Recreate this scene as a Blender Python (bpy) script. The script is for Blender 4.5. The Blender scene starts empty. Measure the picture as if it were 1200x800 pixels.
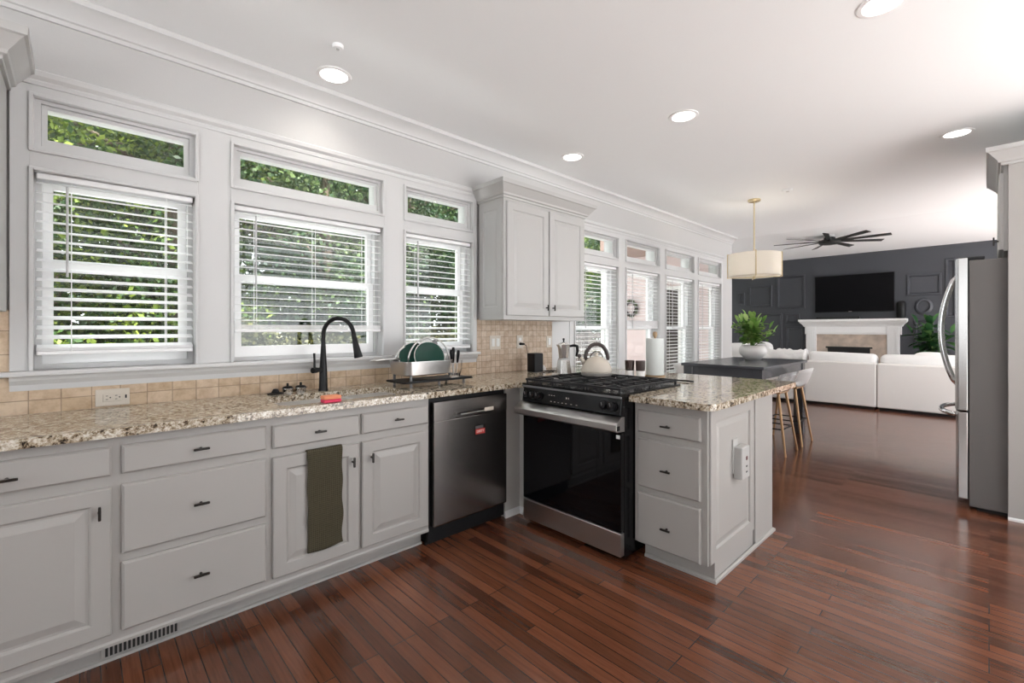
import bpy, bmesh, math, random
from mathutils import Vector, Matrix
random.seed(7)
PI = math.pi
SC = bpy.context.scene
COL = SC.collection

# ------------------------------------------------------------------ camera, light, exposure
cam = bpy.data.cameras.new('camera'); cam_o = bpy.data.objects.new('camera', cam); COL.objects.link(cam_o)
cam_o.location = (0, 0, 1.28)
cam_o.rotation_euler = (PI/2, 0, math.radians(46.41-90))
cam.sensor_width = 36; cam.lens = 532.2/1200*36; cam.shift_y = -14.6/1200
cam.clip_start = 0.02; cam.clip_end = 200
SC.camera = cam_o
SC.view_settings.view_transform = 'Standard'; SC.view_settings.look = 'None'
SC.view_settings.gamma = 1; SC.view_settings.use_curve_mapping = False
SC.view_settings.exposure = -0.25
world = bpy.data.worlds.new('daylight'); SC.world = world; world.use_nodes = True
bg = world.node_tree.nodes['Background']
bg.inputs['Color'].default_value = (0.93, 0.965, 1.0, 1); bg.inputs['Strength'].default_value = 3.8
sun = bpy.data.lights.new('sun', 'SUN'); sun.energy = 34.0; sun.angle = math.radians(1.5); sun.color = (1, 0.985, 0.96)
sun_o = bpy.data.objects.new('sun', sun); COL.objects.link(sun_o)
sun_o.rotation_euler = Vector((0.2, 0.5, -1.0)).to_track_quat('-Z', 'Y').to_euler()
CAN_W = 9.0

# ------------------------------------------------------------------ materials
def newmat(name):
    m = bpy.data.materials.new(name); m.use_nodes = True
    nt = m.node_tree; return m, nt, nt.nodes['Principled BSDF']
def mat(name, col, rough=0.5, metal=0.0, spec=0.5, bump=0, bscale=40, var=0, vscale=6, **kw):
    m, nt, b = newmat(name)
    b.inputs['Base Color'].default_value = (*col, 1); b.inputs['Roughness'].default_value = rough
    b.inputs['Metallic'].default_value = metal; b.inputs['Specular IOR Level'].default_value = spec
    for k, v in kw.items(): b.inputs[k.replace('_', ' ')].default_value = v
    geo = nt.nodes.new('ShaderNodeNewGeometry')
    if var:
        n = nt.nodes.new('ShaderNodeTexNoise'); n.inputs['Scale'].default_value = vscale; n.inputs['Detail'].default_value = 3
        nt.links.new(geo.outputs['Position'], n.inputs['Vector'])
        r = nt.nodes.new('ShaderNodeValToRGB'); r.color_ramp.elements[0].position = .3; r.color_ramp.elements[1].position = .7
        r.color_ramp.elements[0].color = (*[c*(1-var) for c in col], 1); r.color_ramp.elements[1].color = (*[min(1, c*(1+var)) for c in col], 1)
        nt.links.new(n.outputs['Fac'], r.inputs['Fac']); nt.links.new(r.outputs['Color'], b.inputs['Base Color'])
    if bump:
        n = nt.nodes.new('ShaderNodeTexNoise'); n.inputs['Scale'].default_value = bscale; n.inputs['Detail'].default_value = 4
        nt.links.new(geo.outputs['Position'], n.inputs['Vector'])
        bp = nt.nodes.new('ShaderNodeBump'); bp.inputs['Strength'].default_value = bump; bp.inputs['Distance'].default_value = .01
        nt.links.new(n.outputs['Fac'], bp.inputs['Height']); nt.links.new(bp.outputs['Normal'], b.inputs['Normal'])
    return m
def emis(name, col, s):
    m, nt, b = newmat(name)
    b.inputs['Base Color'].default_value = (*col, 1)
    b.inputs['Emission Color'].default_value = (*col, 1); b.inputs['Emission Strength'].default_value = s
    return m
def N(nt, t, **kw):
    n = nt.nodes.new(t)
    for k, v in kw.items():
        if k in n.inputs.keys(): n.inputs[k].default_value = v
        else: setattr(n, k, v)
    return n
def ramp(nt, stops, interp='LINEAR'):
    r = nt.nodes.new('ShaderNodeValToRGB'); cr = r.color_ramp; cr.interpolation = interp
    while len(cr.elements) > 1: cr.elements.remove(cr.elements[-1])
    cr.elements[0].position = stops[0][0]; cr.elements[0].color = (*stops[0][1], 1)
    for p, c in stops[1:]:
        e = cr.elements.new(p); e.color = (*c, 1)
    return r

M = {}
M['wall'] = mat('wall_paint', (0.54, 0.535, 0.53), 0.6, bump=.03, bscale=90)
M['ceiling'] = mat('ceiling_paint', (0.92, 0.935, 0.945), 0.8)
M['ceiling2'] = mat('family_ceiling_paint', (0.88, 0.89, 0.90), 0.8)
M['glow_white'] = mat('sash_white_with_glow', (0.95, 0.95, 0.95), 0.35)  # trim white brightened so the window glow sits in the colour
M['trim'] = mat('trim_paint', (0.63, 0.63, 0.63), 0.35)
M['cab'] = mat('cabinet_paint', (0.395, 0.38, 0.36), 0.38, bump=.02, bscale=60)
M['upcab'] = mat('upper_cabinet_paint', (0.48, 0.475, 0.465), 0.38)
M['navy'] = mat('charcoal_wall_paint', (0.052, 0.055, 0.065), 0.45)
M['blind'] = mat('blind_slats', (0.95, 0.955, 0.96), 0.45)
M['wand'] = mat('grey_wand', (0.55, 0.55, 0.56), 0.4)
M['white'] = mat('white_plastic', (0.82, 0.82, 0.80), 0.35)
M['almond'] = mat('almond_plastic', (0.66, 0.60, 0.52), 0.35)
M['dark'] = mat('dark_slot', (0.02, 0.02, 0.02), 0.6)
M['black'] = mat('matte_black_metal', (0.008, 0.008, 0.009), 0.38, spec=.3)
M['bronze'] = mat('dark_bronze', (0.02, 0.016, 0.013), 0.4, metal=.3)
M['steel'] = mat('stainless_steel', (0.55, 0.54, 0.53), 0.30, metal=1)
M['steeldw'] = mat('dark_stainless_steel', (0.27, 0.255, 0.245), 0.27, metal=1)
M['steelsink'] = mat('sink_steel', (0.62, 0.63, 0.64), 0.35, metal=.6)
M['chrome'] = mat('chrome', (0.75, 0.75, 0.75), 0.12, metal=1)
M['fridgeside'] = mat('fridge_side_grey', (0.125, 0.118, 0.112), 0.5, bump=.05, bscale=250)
M['fridgedoor'] = mat('fridge_door_steel', (0.50, 0.485, 0.47), 0.25, metal=1)
M['enamel'] = mat('black_enamel', (0.006, 0.006, 0.007), 0.2, spec=.25)
M['iron'] = mat('cast_iron_grate', (0.016, 0.016, 0.018), 0.5, spec=.3)
M['ovenglass'] = mat('oven_black_glass', (0.003, 0.003, 0.004), 0.04, spec=.3)
M['kettle'] = mat('cream_enamel', (0.60, 0.54, 0.46), 0.25, bump=0)
M['kettlebase'] = mat('kettle_base_steel', (0.7, 0.66, 0.62), 0.3, metal=.7)
M['kettlehandle'] = mat('dark_brown_handle', (0.05, 0.038, 0.036), 0.4)
M['alu'] = mat('polished_aluminium', (0.72, 0.71, 0.69), 0.22, metal=.9)
M['mokabase'] = mat('moka_base_beige', (0.62, 0.53, 0.42), 0.35, metal=.3)
M['towelpaper'] = mat('paper_towel', (0.62, 0.65, 0.64), 0.9)
M['wood'] = mat('light_wood', (0.42, 0.29, 0.17), 0.5)
M['glass'] = mat('clear_glass', (1, 1, 1), 0.02, Transmission_Weight=1.0, IOR=1.45)
M['smoke'] = mat('smoky_glass', (0.25, 0.2, 0.19), 0.05, Transmission_Weight=.8, IOR=1.45)
M['green'] = mat('green_enamel', (0.001, 0.045, 0.03), 0.3, spec=.35)
M['greyplastic'] = mat('grey_plastic', (0.16, 0.16, 0.165), 0.4)
M['blackplastic'] = mat('black_plastic', (0.008, 0.008, 0.009), 0.45, spec=.25)
M['orange'] = mat('orange_sponge', (0.85, 0.32, 0.17), 0.9, bump=.3, bscale=300)
M['pink'] = mat('pink_sponge', (0.72, 0.06, 0.13), 0.9, bump=.3, bscale=300)
M['table'] = mat('dark_table_with_sheen', (0.062, 0.065, 0.075), 0.25)  # black table lightened bluish, the top's reflection put into its colour
M['gold'] = mat('gold_brown_legs', (0.42, 0.25, 0.12), 0.35, metal=.5)
M['brass'] = mat('brushed_gold', (0.72, 0.60, 0.38), 0.3, metal=.6)
M['shell'] = mat('white_seat_shell', (0.80, 0.79, 0.78), 0.35)
M['acrylic'] = mat('clear_acrylic', (0.95, 0.96, 0.97), 0.12, Transmission_Weight=.75, IOR=1.3)
M['sofa'] = mat('white_sofa_fabric', (0.82, 0.79, 0.76), 0.95, bump=.15, bscale=220)
M['pillow'] = mat('white_cushion_fabric', (0.88, 0.865, 0.85), 0.95, bump=.2, bscale=120)
M['bowl'] = mat('white_ceramic', (0.78, 0.76, 0.75), 0.3)
M['soil'] = mat('dark_soil', (0.03, 0.02, 0.012), 0.95)
M['mantel'] = mat('white_mantel_paint', (0.93, 0.925, 0.92), 0.4)
M['travertine'] = mat('travertine_surround', (0.55, 0.45, 0.37), 0.4, var=.25, vscale=5)
M['hearthblack'] = mat('firebox_black', (0.01, 0.01, 0.01), 0.6)
M['fanmat'] = mat('fan_black', (0.018, 0.02, 0.02), 0.45)
M['tv'] = mat('tv_screen', (0.003, 0.003, 0.004), 0.25, spec=.12)
M['lampglow'] = emis('recessed_lamp_lens', (1.0, 0.97, 0.92), 6.0)
M['shade'] = None
M['boxwhite'] = mat('outlet_box_plastic', (0.46, 0.455, 0.44), 0.35)
M['maroon'] = mat('maroon_switch', (0.12, 0.03, 0.025), 0.4)
M['red'] = mat('red_print', (0.55, 0.05, 0.04), 0.5)
M['bounce_pale'] = mat('bounce_concrete', (0.66, 0.655, 0.65), 0.9)
M['soilground'] = mat('leaf_litter_ground', (0.10, 0.085, 0.05), 0.95, var=.4, vscale=2)
M['deck'] = mat('deck_boards', (0.25, 0.19, 0.15), 0.8, var=.3, vscale=3)
M['trunk'] = mat('tree_bark', (0.09, 0.065, 0.045), 0.9, bump=.6, bscale=20)
M['winglow'] = mat('wing_trim_white', (0.78, 0.76, 0.74), 0.6)
M['soffit'] = mat('brown_cedar_soffit', (0.27, 0.185, 0.155), 0.7, var=.2, vscale=3)
M['fence'] = mat('weathered_dark_fence', (0.045, 0.035, 0.03), 0.8, var=.3, vscale=4)

def mat_shade():
    m, nt, b = newmat('linen_lamp_shade')
    b.inputs['Base Color'].default_value = (0.88, 0.86, 0.82, 1); b.inputs['Roughness'].default_value = .9
    t = N(nt, 'ShaderNodeBsdfTranslucent'); t.inputs['Color'].default_value = (0.9, 0.87, 0.82, 1)
    mx = N(nt, 'ShaderNodeMixShader'); mx.inputs[0].default_value = .45
    nt.links.new(b.outputs[0], mx.inputs[1]); nt.links.new(t.outputs[0], mx.inputs[2])
    nt.links.new(mx.outputs[0], nt.nodes['Material Output'].inputs['Surface']); return m
M['shade'] = mat_shade()

def mat_pane():
    m, nt, b = newmat('window_glass')
    tr = N(nt, 'ShaderNodeBsdfTransparent'); gl = N(nt, 'ShaderNodeBsdfGlossy'); gl.inputs['Roughness'].default_value = .02
    tr.inputs['Color'].default_value = (.97, .985, .975, 1)
    mx = N(nt, 'ShaderNodeMixShader'); mx.inputs[0].default_value = .05
    nt.links.new(tr.outputs[0], mx.inputs[1]); nt.links.new(gl.outputs[0], mx.inputs[2])
    nt.links.new(mx.outputs[0], nt.nodes['Material Output'].inputs['Surface']); return m
M['pane'] = mat_pane()

def mat_floor():
    m, nt, b = newmat('hardwood_floor')
    geo = N(nt, 'ShaderNodeNewGeometry'); sp = N(nt, 'ShaderNodeSeparateXYZ'); nt.links.new(geo.outputs['Position'], sp.inputs[0])
    cb = N(nt, 'ShaderNodeCombineXYZ'); nt.links.new(sp.outputs['Y'], cb.inputs['X']); nt.links.new(sp.outputs['X'], cb.inputs['Y'])
    def brick(c1, c2, off, w):
        br = N(nt, 'ShaderNodeTexBrick'); br.offset = off; br.offset_frequency = 3; br.squash = 1
        br.inputs['Color1'].default_value = (*c1, 1); br.inputs['Color2'].default_value = (*c2, 1)
        br.inputs['Mortar'].default_value = (0.022, 0.010, 0.006, 1); br.inputs['Scale'].default_value = 1
        br.inputs['Mortar Size'].default_value = .0021; br.inputs['Mortar Smooth'].default_value = .35
        br.inputs['Brick Width'].default_value = w; br.inputs['Row Height'].default_value = .057
        nt.links.new(cb.outputs[0], br.inputs['Vector']); return br
    b1 = brick((0.078, 0.027, 0.014), (0.20, 0.072, 0.036), .37, .83)
    # grain: noise stretched along the boards
    mp = N(nt, 'ShaderNodeMapping'); mp.inputs['Scale'].default_value = (60, 3.2, 1); nt.links.new(geo.outputs['Position'], mp.inputs['Vector'])
    ns = N(nt, 'ShaderNodeTexNoise', Scale=1.0, Detail=6.0, Roughness=.62, Distortion=.9); nt.links.new(mp.outputs[0], ns.inputs['Vector'])
    rg = ramp(nt, [(.28, (.66, .62, .60)), (.5, (.97, .97, .97)), (.75, (1.2, 1.17, 1.12))]); nt.links.new(ns.outputs['Fac'], rg.inputs['Fac'])
    mu = N(nt, 'ShaderNodeMix', data_type='RGBA', blend_type='MULTIPLY'); mu.inputs[0].default_value = 1
    nt.links.new(b1.outputs['Color'], mu.inputs[6]); nt.links.new(rg.outputs['Color'], mu.inputs[7])
    # large soft wear patches
    n2 = N(nt, 'ShaderNodeTexNoise', Scale=1.1, Detail=2.0); nt.links.new(geo.outputs['Position'], n2.inputs['Vector'])
    r2 = ramp(nt, [(.3, (.8, .8, .8)), (.7, (1.15, 1.12, 1.1))]); nt.links.new(n2.outputs['Fac'], r2.inputs['Fac'])
    m2 = N(nt, 'ShaderNodeMix', data_type='RGBA', blend_type='MULTIPLY'); m2.inputs[0].default_value = 1
    nt.links.new(mu.outputs[2], m2.inputs[6]); nt.links.new(r2.outputs['Color'], m2.inputs[7])
    nt.links.new(m2.outputs[2], b.inputs['Base Color'])
    rr_ = ramp(nt, [(.0, (.17, .17, .17)), (.2, (.27, .27, .27))]); nt.links.new(b1.outputs['Color'], rr_.inputs['Fac']); nt.links.new(rr_.outputs['Color'], b.inputs['Roughness'])
    b.inputs['Specular IOR Level'].default_value = .5
    b.inputs['Coat Weight'].default_value = .3; b.inputs['Coat Roughness'].default_value = .12
    bp = N(nt, 'ShaderNodeBump'); bp.invert = True; bp.inputs['Strength'].default_value = .5; bp.inputs['Distance'].default_value = .002
    nt.links.new(b1.outputs['Fac'], bp.inputs['Height']); nt.links.new(bp.outputs['Normal'], b.inputs['Normal'])
    return m
M['floor'] = mat_floor()

def mat_granite():
    m, nt, b = newmat('speckled_granite')
    geo = N(nt, 'ShaderNodeNewGeometry')
    v = N(nt, 'ShaderNodeTexVoronoi', Scale=150.0); nt.links.new(geo.outputs['Position'], v.inputs['Vector'])
    n = N(nt, 'ShaderNodeTexNoise', Scale=52.0, Detail=5.0, Roughness=.72); nt.links.new(geo.outputs['Position'], n.inputs['Vector'])
    r = ramp(nt, [(.35, (.014, .012, .011)), (.40, (.08, .06, .043)), (.44, (.27, .21, .14)), (.50, (.50, .44, .34)), (.62, (.70, .67, .60))])
    nt.links.new(n.outputs['Fac'], r.inputs['Fac'])
    r2 = ramp(nt, [(.0, (.5, .42, .35)), (.35, (.9, .85, .8)), (.7, (1.05, 1.05, 1.05))]); 
    sp = N(nt, 'ShaderNodeSeparateColor'); nt.links.new(v.outputs['Color'], sp.inputs[0]); nt.links.new(sp.outputs[0], r2.inputs['Fac'])
    mx = N(nt, 'ShaderNodeMix', data_type='RGBA', blend_type='MULTIPLY'); mx.inputs[0].default_value = 1
    nt.links.new(r.outputs['Color'], mx.inputs[6]); nt.links.new(r2.outputs['Color'], mx.inputs[7])
    nt.links.new(mx.outputs[2], b.inputs['Base Color'])
    b.inputs['Roughness'].default_value = .07
    b.inputs['Specular IOR Level'].default_value = .5
    return m
M['granite'] = mat_granite()

def mat_tile(name, w, h, zoff, xoff=0, c1=(.56, .42, .28), c2=(.68, .54, .40)):
    m, nt, b = newmat(name)
    geo = N(nt, 'ShaderNodeNewGeometry'); sp = N(nt, 'ShaderNodeSeparateXYZ'); nt.links.new(geo.outputs['Position'], sp.inputs[0])
    a = N(nt, 'ShaderNodeMath', operation='SUBTRACT'); a.inputs[1].default_value = zoff-50*h; nt.links.new(sp.outputs['Z'], a.inputs[0])
    ax = N(nt, 'ShaderNodeMath', operation='SUBTRACT'); ax.inputs[1].default_value = xoff-50*w; nt.links.new(sp.outputs['X'], ax.inputs[0])
    cb = N(nt, 'ShaderNodeCombineXYZ'); nt.links.new(ax.outputs[0], cb.inputs['X']); nt.links.new(a.outputs[0], cb.inputs['Y'])
    br = N(nt, 'ShaderNodeTexBrick'); br.offset = 0; br.squash = 1
    br.inputs['Color1'].default_value = (*c1, 1); br.inputs['Color2'].default_value = (*c2, 1)
    br.inputs['Mortar'].default_value = (.36, .27, .19, 1); br.inputs['Scale'].default_value = 1
    br.inputs['Mortar Size'].default_value = .0022; br.inputs['Mortar Smooth'].default_value = .3
    br.inputs['Brick Width'].default_value = w; br.inputs['Row Height'].default_value = h
    nt.links.new(cb.outputs[0], br.inputs['Vector'])
    n = N(nt, 'ShaderNodeTexNoise', Scale=22.0, Detail=5.0, Roughness=.65); nt.links.new(geo.outputs['Position'], n.inputs['Vector'])
    r = ramp(nt, [(.3, (.78, .72, .66)), (.6, (1.05, 1.05, 1.05))]); nt.links.new(n.outputs['Fac'], r.inputs['Fac'])
    mx = N(nt, 'ShaderNodeMix', data_type='RGBA', blend_type='MULTIPLY'); mx.inputs[0].default_value = 1
    nt.links.new(br.outputs['Color'], mx.inputs[6]); nt.links.new(r.outputs['Color'], mx.inputs[7])
    nt.links.new(mx.outputs[2], b.inputs['Base Color']); b.inputs['Roughness'].default_value = .5
    bp = N(nt, 'ShaderNodeBump'); bp.invert = True; bp.inputs['Strength'].default_value = .5; bp.inputs['Distance'].default_value = .003
    nt.links.new(br.outputs['Fac'], bp.inputs['Height']); nt.links.new(bp.outputs['Normal'], b.inputs['Normal'])
    return m
M['tile'] = mat_tile('travertine_wall_tile', .1, .1, .972, .04)
M['mosaic'] = mat_tile('small_travertine_tile', .05, .05, .914, .02, (.55, .42, .31), (.66, .55, .44))

def mat_siding():
    m, nt, b = newmat('pink_beige_lap_siding')
    b.inputs['Base Color'].default_value = (.66, .54, .53, 1); b.inputs['Roughness'].default_value = .7; return m
M['siding'] = mat_siding()

def mat_leaf(name, c1, c2, c3, s=1.3):
    m, nt, b = newmat(name)
    geo = N(nt, 'ShaderNodeNewGeometry')
    r = ramp(nt, [(.0, c1), (.45, c2), (.85, c3)])
    n = N(nt, 'ShaderNodeTexNoise', Scale=s, Detail=3.0); nt.links.new(geo.outputs['Position'], n.inputs['Vector'])
    ad = N(nt, 'ShaderNodeMath', operation='MULTIPLY_ADD'); ad.inputs[1].default_value = .5
    nt.links.new(geo.outputs['Random Per Island'], ad.inputs[0])
    s2 = N(nt, 'ShaderNodeMath', operation='MULTIPLY_ADD'); s2.inputs[1].default_value = 1.6; s2.inputs[2].default_value = -.55
    nt.links.new(n.outputs['Fac'], s2.inputs[0]); nt.links.new(s2.outputs[0], ad.inputs[2])
    nt.links.new(ad.outputs[0], r.inputs['Fac']); nt.links.new(r.outputs['Color'], b.inputs['Base Color'])
    b.inputs['Roughness'].default_value = .55; b.inputs['Specular IOR Level'].default_value = .3
    t = N(nt, 'ShaderNodeBsdfTranslucent'); nt.links.new(r.outputs['Color'], t.inputs['Color'])
    mx = N(nt, 'ShaderNodeMixShader'); mx.inputs[0].default_value = .35
    nt.links.new(b.outputs[0], mx.inputs[1]); nt.links.new(t.outputs[0], mx.inputs[2])
    nt.links.new(mx.outputs[0], nt.nodes['Material Output'].inputs['Surface'])
    return m
M['leaf1'] = mat_leaf('tree_leaves', (.005, .017, .004), (.025, .064, .012), (.22, .29, .04))
M['leaf2'] = mat_leaf('dark_tree_leaves', (.006, .018, .008), (.02, .055, .02), (.11, .16, .05))
M['leaf3'] = mat_leaf('olive_brush_leaves', (.015, .014, .006), (.04, .043, .016), (.10, .095, .025))
M['plantleaf'] = mat_leaf('houseplant_leaves', (.06, .17, .03), (.20, .38, .08), (.50, .62, .25), 6)
M['fernleaf'] = mat_leaf('fern_leaves', (.012, .05, .015), (.03, .11, .035), (.10, .22, .06), 4)

def mat_towel():
    m, nt, b = newmat('waffle_weave_towel')
    geo = N(nt, 'ShaderNodeNewGeometry'); sp = N(nt, 'ShaderNodeSeparateXYZ'); nt.links.new(geo.outputs['Position'], sp.inputs[0])
    cb = N(nt, 'ShaderNodeCombineXYZ'); nt.links.new(sp.outputs['X'], cb.inputs['X']); nt.links.new(sp.outputs['Z'], cb.inputs['Y'])
    br = N(nt, 'ShaderNodeTexBrick'); br.offset = 0; br.squash = 1
    br.inputs['Color1'].default_value = (.034, .028, .014, 1); br.inputs['Color2'].default_value = (.045, .037, .02, 1)
    br.inputs['Mortar'].default_value = (.11, .095, .055, 1); br.inputs['Scale'].default_value = 1
    br.inputs['Mortar Size'].default_value = .0013; br.inputs['Mortar Smooth'].default_value = .8
    br.inputs['Brick Width'].default_value = .0095; br.inputs['Row Height'].default_value = .0095
    nt.links.new(cb.outputs[0], br.inputs['Vector']); nt.links.new(br.outputs['Color'], b.inputs['Base Color'])
    b.inputs['Roughness'].default_value = .95
    bp = N(nt, 'ShaderNodeBump'); bp.inputs['Strength'].default_value = .5; bp.inputs['Distance'].default_value = .003
    nt.links.new(br.outputs['Fac'], bp.inputs['Height']); nt.links.new(bp.outputs['Normal'], b.inputs['Normal'])
    return m
M['towel'] = mat_towel()

# ------------------------------------------------------------------ geometry helpers (world coordinates everywhere)
def box(bm, x0, x1, y0, y1, z0, z1, bev=0, seg=1):
    r = bmesh.ops.create_cube(bm, size=1)['verts']
    for v in r: v.co = Vector(((x0+x1)/2 + v.co.x*(x1-x0), (y0+y1)/2 + v.co.y*(y1-y0), (z0+z1)/2 + v.co.z*(z1-z0)))
    if bev:
        es = list({e for v in r for e in v.link_edges})
        bmesh.ops.bevel(bm, geom=es, offset=min(bev, .49*min(abs(x1-x0), abs(y1-y0), abs(z1-z0))), segments=seg, affect='EDGES', profile=.5, clamp_overlap=True)
    return bm
def cyl(bm, p0, p1, r0, r1=None, seg=20):
    r1 = r0 if r1 is None else r1
    p0 = Vector(p0); p1 = Vector(p1); d = p1-p0; q = d.to_track_quat('Z', 'Y')
    rings = []
    for p, r in ((p0, r0), (p1, r1)):
        rings.append([bm.verts.new(p + q @ Vector((r*math.cos(2*PI*i/seg), r*math.sin(2*PI*i/seg), 0))) for i in range(seg)])
    for i in range(seg):
        j = (i+1) % seg; bm.faces.new((rings[0][i], rings[0][j], rings[1][j], rings[1][i]))
    bm.faces.new(rings[0][::-1]); bm.faces.new(rings[1]); return bm
def tube(bm, pts, r, seg=10, closed=False):
    P = [Vector(p) for p in pts]; n = len(P); R = r if isinstance(r, (list, tuple)) else [r]*n
    ref = None; rings = []
    for i in range(n):
        if closed: t = (P[(i+1) % n]-P[i-1]).normalized()
        else: t = (P[min(i+1, n-1)]-P[max(i-1, 0)]).normalized()
        if ref is None: ref = t.orthogonal().normalized()
        ref = (ref - t*ref.dot(t)).normalized(); b = t.cross(ref)
        rings.append([bm.verts.new(P[i] + (ref*math.cos(2*PI*k/seg) + b*math.sin(2*PI*k/seg))*R[i]) for k in range(seg)])
    m = n if closed else n-1
    for i in range(m):
        a, c = rings[i], rings[(i+1) % n]
        for k in range(seg):
            l = (k+1) % seg; bm.faces.new((a[k], a[l], c[l], c[k]))
    if not closed: bm.faces.new(rings[0][::-1]); bm.faces.new(rings[-1])
    return bm
def lathe(bm, c, prof, seg=32, sx=1, sy=1, rot=0):
    c = Vector(c); rings = []
    for r, z in prof:
        if r < 1e-6: rings.append([bm.verts.new(c+Vector((0, 0, z)))])
        else: rings.append([bm.verts.new(c+Vector((sx*r*math.cos(rot+2*PI*i/seg), sy*r*math.sin(rot+2*PI*i/seg), z))) for i in range(seg)])
    for a, b in zip(rings, rings[1:]):
        for i in range(seg):
            j = (i+1) % seg
            if len(a) == 1 and len(b) == 1: continue
            if len(a) == 1: bm.faces.new((a[0], b[j], b[i]))
            elif len(b) == 1: bm.faces.new((a[i], a[j], b[0]))
            else: bm.faces.new((a[i], a[j], b[j], b[i]))
    return bm
def prism(bm, pts, axis, a0, a1):
    """polygon pts (two coordinates of the other axes, in xyz order) extruded along axis"""
    def mk(p, a):
        return Vector((a, p[0], p[1])) if axis == 0 else Vector((p[0], a, p[1])) if axis == 1 else Vector((p[0], p[1], a))
    A = [bm.verts.new(mk(p, a0)) for p in pts]; B = [bm.verts.new(mk(p, a1)) for p in pts]; n = len(pts)
    for i in range(n):
        j = (i+1) % n; bm.faces.new((A[i], A[j], B[j], B[i]))
    bm.faces.new(A[::-1]); bm.faces.new(B); return bm
def panel(bm, O, U, V, w, h, loops, back=None):
    """nested rectangular loops (inset, height along outward normal). O lower corner, U,V unit vectors; outward = UxV"""
    O = Vector(O); U = Vector(U); V = Vector(V); W = U.cross(V); prev = None; first = None
    for ins, ht in loops:
        r = [bm.verts.new(O + U*a + V*b + W*ht) for a, b in ((ins, ins), (w-ins, ins), (w-ins, h-ins), (ins, h-ins))]
        if prev:
            for i in range(4):
                j = (i+1) % 4; bm.faces.new((prev[i], prev[j], r[j], r[i]))
        else: first = r
        prev = r
    bm.faces.new(prev)
    bm.faces.new(first[::-1]); return bm
DOOR = [(0, 0), (0, .014), (.005, .019), (.056, .019), (.060, .0165), (.064, .010), (.072, .010), (.098, .0175), (.100, .018)]
DRAWER = [(0, 0), (0, .012), (.007, .019)]
MOULD = [(0, 0), (0, .018), (.012, .026), (.03, .026), (.042, .012), (.045, .002)]
def sweep(bm, path, prof, closed=False):
    """profile (outward distance, z) swept along an xy path; outward = right-hand side of travel"""
    n = len(path); rings = []
    P = [Vector((p[0], p[1])) for p in path]
    def nrm(a, b):
        d = (b-a).normalized(); return Vector((d.y, -d.x))
    for i in range(n):
        if i == 0 and not closed: m = nrm(P[0], P[1])
        elif i == n-1 and not closed: m = nrm(P[-2], P[-1])
        else:
            a = nrm(P[i-1], P[i]); b = nrm(P[i], P[(i+1) % n]); m = (a+b)/max(.2, 1+a.dot(b))
        rings.append([bm.verts.new((P[i].x+m.x*d, P[i].y+m.y*d, z)) for d, z in prof])
    k = len(prof)
    for i in range(n if closed else n-1):
        a, b = rings[i], rings[(i+1) % n]
        for j in range(k):
            l = (j+1) % k; bm.faces.new((a[j], a[l], b[l], b[j]))
    if not closed: bm.faces.new(rings[0]); bm.faces.new(rings[-1][::-1])
    return bm
def NB(): return bmesh.new()
def obj(name, bm, m, parent=None, smooth=False, bev=0, sub=0, loc=None):
    bmesh.ops.remove_doubles(bm, verts=bm.verts, dist=1e-6)
    bmesh.ops.recalc_face_normals(bm, faces=bm.faces)
    off = Vector((0, 0, 0)); p = parent
    while p: off += p.location; p = p.parent
    L = Vector(loc) if loc else Vector((0, 0, 0))
    for v in bm.verts: v.co -= off + L
    me = bpy.data.meshes.new(name); bm.to_mesh(me); bm.free()
    if m is not None: me.materials.append(M[m] if isinstance(m, str) else m)
    o = bpy.data.objects.new(name, me); COL.objects.link(o); o.location = L
    if parent: o.parent = parent
    if smooth:
        for p in me.polygons: p.use_smooth = True
        if smooth is not True:
            me.set_sharp_from_angle(angle=math.radians(smooth))
    if bev:
        b = o.modifiers.new('bevel', 'BEVEL'); b.width = bev; b.segments = 2; b.limit_method = 'ANGLE'; b.angle_limit = math.radians(40)
    if sub:
        s = o.modifiers.new('sub', 'SUBSURF'); s.levels = sub; s.render_levels = sub
    return o
def thing(name, label, cat, loc, group=None):
    o = bpy.data.objects.new(name, None); COL.objects.link(o); o.location = loc; o.empty_display_size = .05
    o['label'] = label; o['category'] = cat
    if group: o['group'] = group
    return o
def tag(o, label, cat, group=None, kind=None):
    if kind: o['kind'] = kind
    o['label'] = label; o['category'] = cat
    if group: o['group'] = group
    return o
def struct(name, bm, m, parent=None, **kw):
    o = obj(name, bm, m, parent, **kw)
    if not parent: o['kind'] = 'structure'
    return o
def sempty(name, loc):
    o = bpy.data.objects.new(name, None); COL.objects.link(o); o.location = loc; o['kind'] = 'structure'; return o
def bx(*a, **k): return box(NB(), *a, **k)

W = 2.86          # window wall face
CH = 2.74         # kitchen ceiling
FH = 2.96         # family room ceiling
XE = 7.62         # end of window wall
XF = 12.5         # far dark wall
# ------------------------------------------------------------------ SHELL
b = bx(-2.4, 6.3, -2.5, 3.04, -.05, 0); box(b, 6.3, 12.7, -2.5, 5.3, -.05, 0)
struct('floor', b, 'floor')
b = bx(-2.4, 6.3, -2.5, 3.04, CH, CH+.25); box(b, 6.3, XE+.12, -2.5, 3.04, CH, CH+.25)
struct('ceiling', b, 'ceiling')
struct('ceiling', bx(XE+.12, 12.7, -2.5, 5.3, FH, FH+.1), 'ceiling2')
struct('bounce_slab', bx(-12, 26, -14, -2.5, -.16, -.06), 'bounce_pale')  # unseen pale slabs, added to bounce sunlight up into the rooms
struct('bounce_slab', bx(-12, -2.56, -2.5, 3.05, -.16, -.06), 'bounce_pale')
struct('bounce_slab', bx(XE, 16, 5.3, 9, -.16, -.06), 'bounce_pale')
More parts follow.
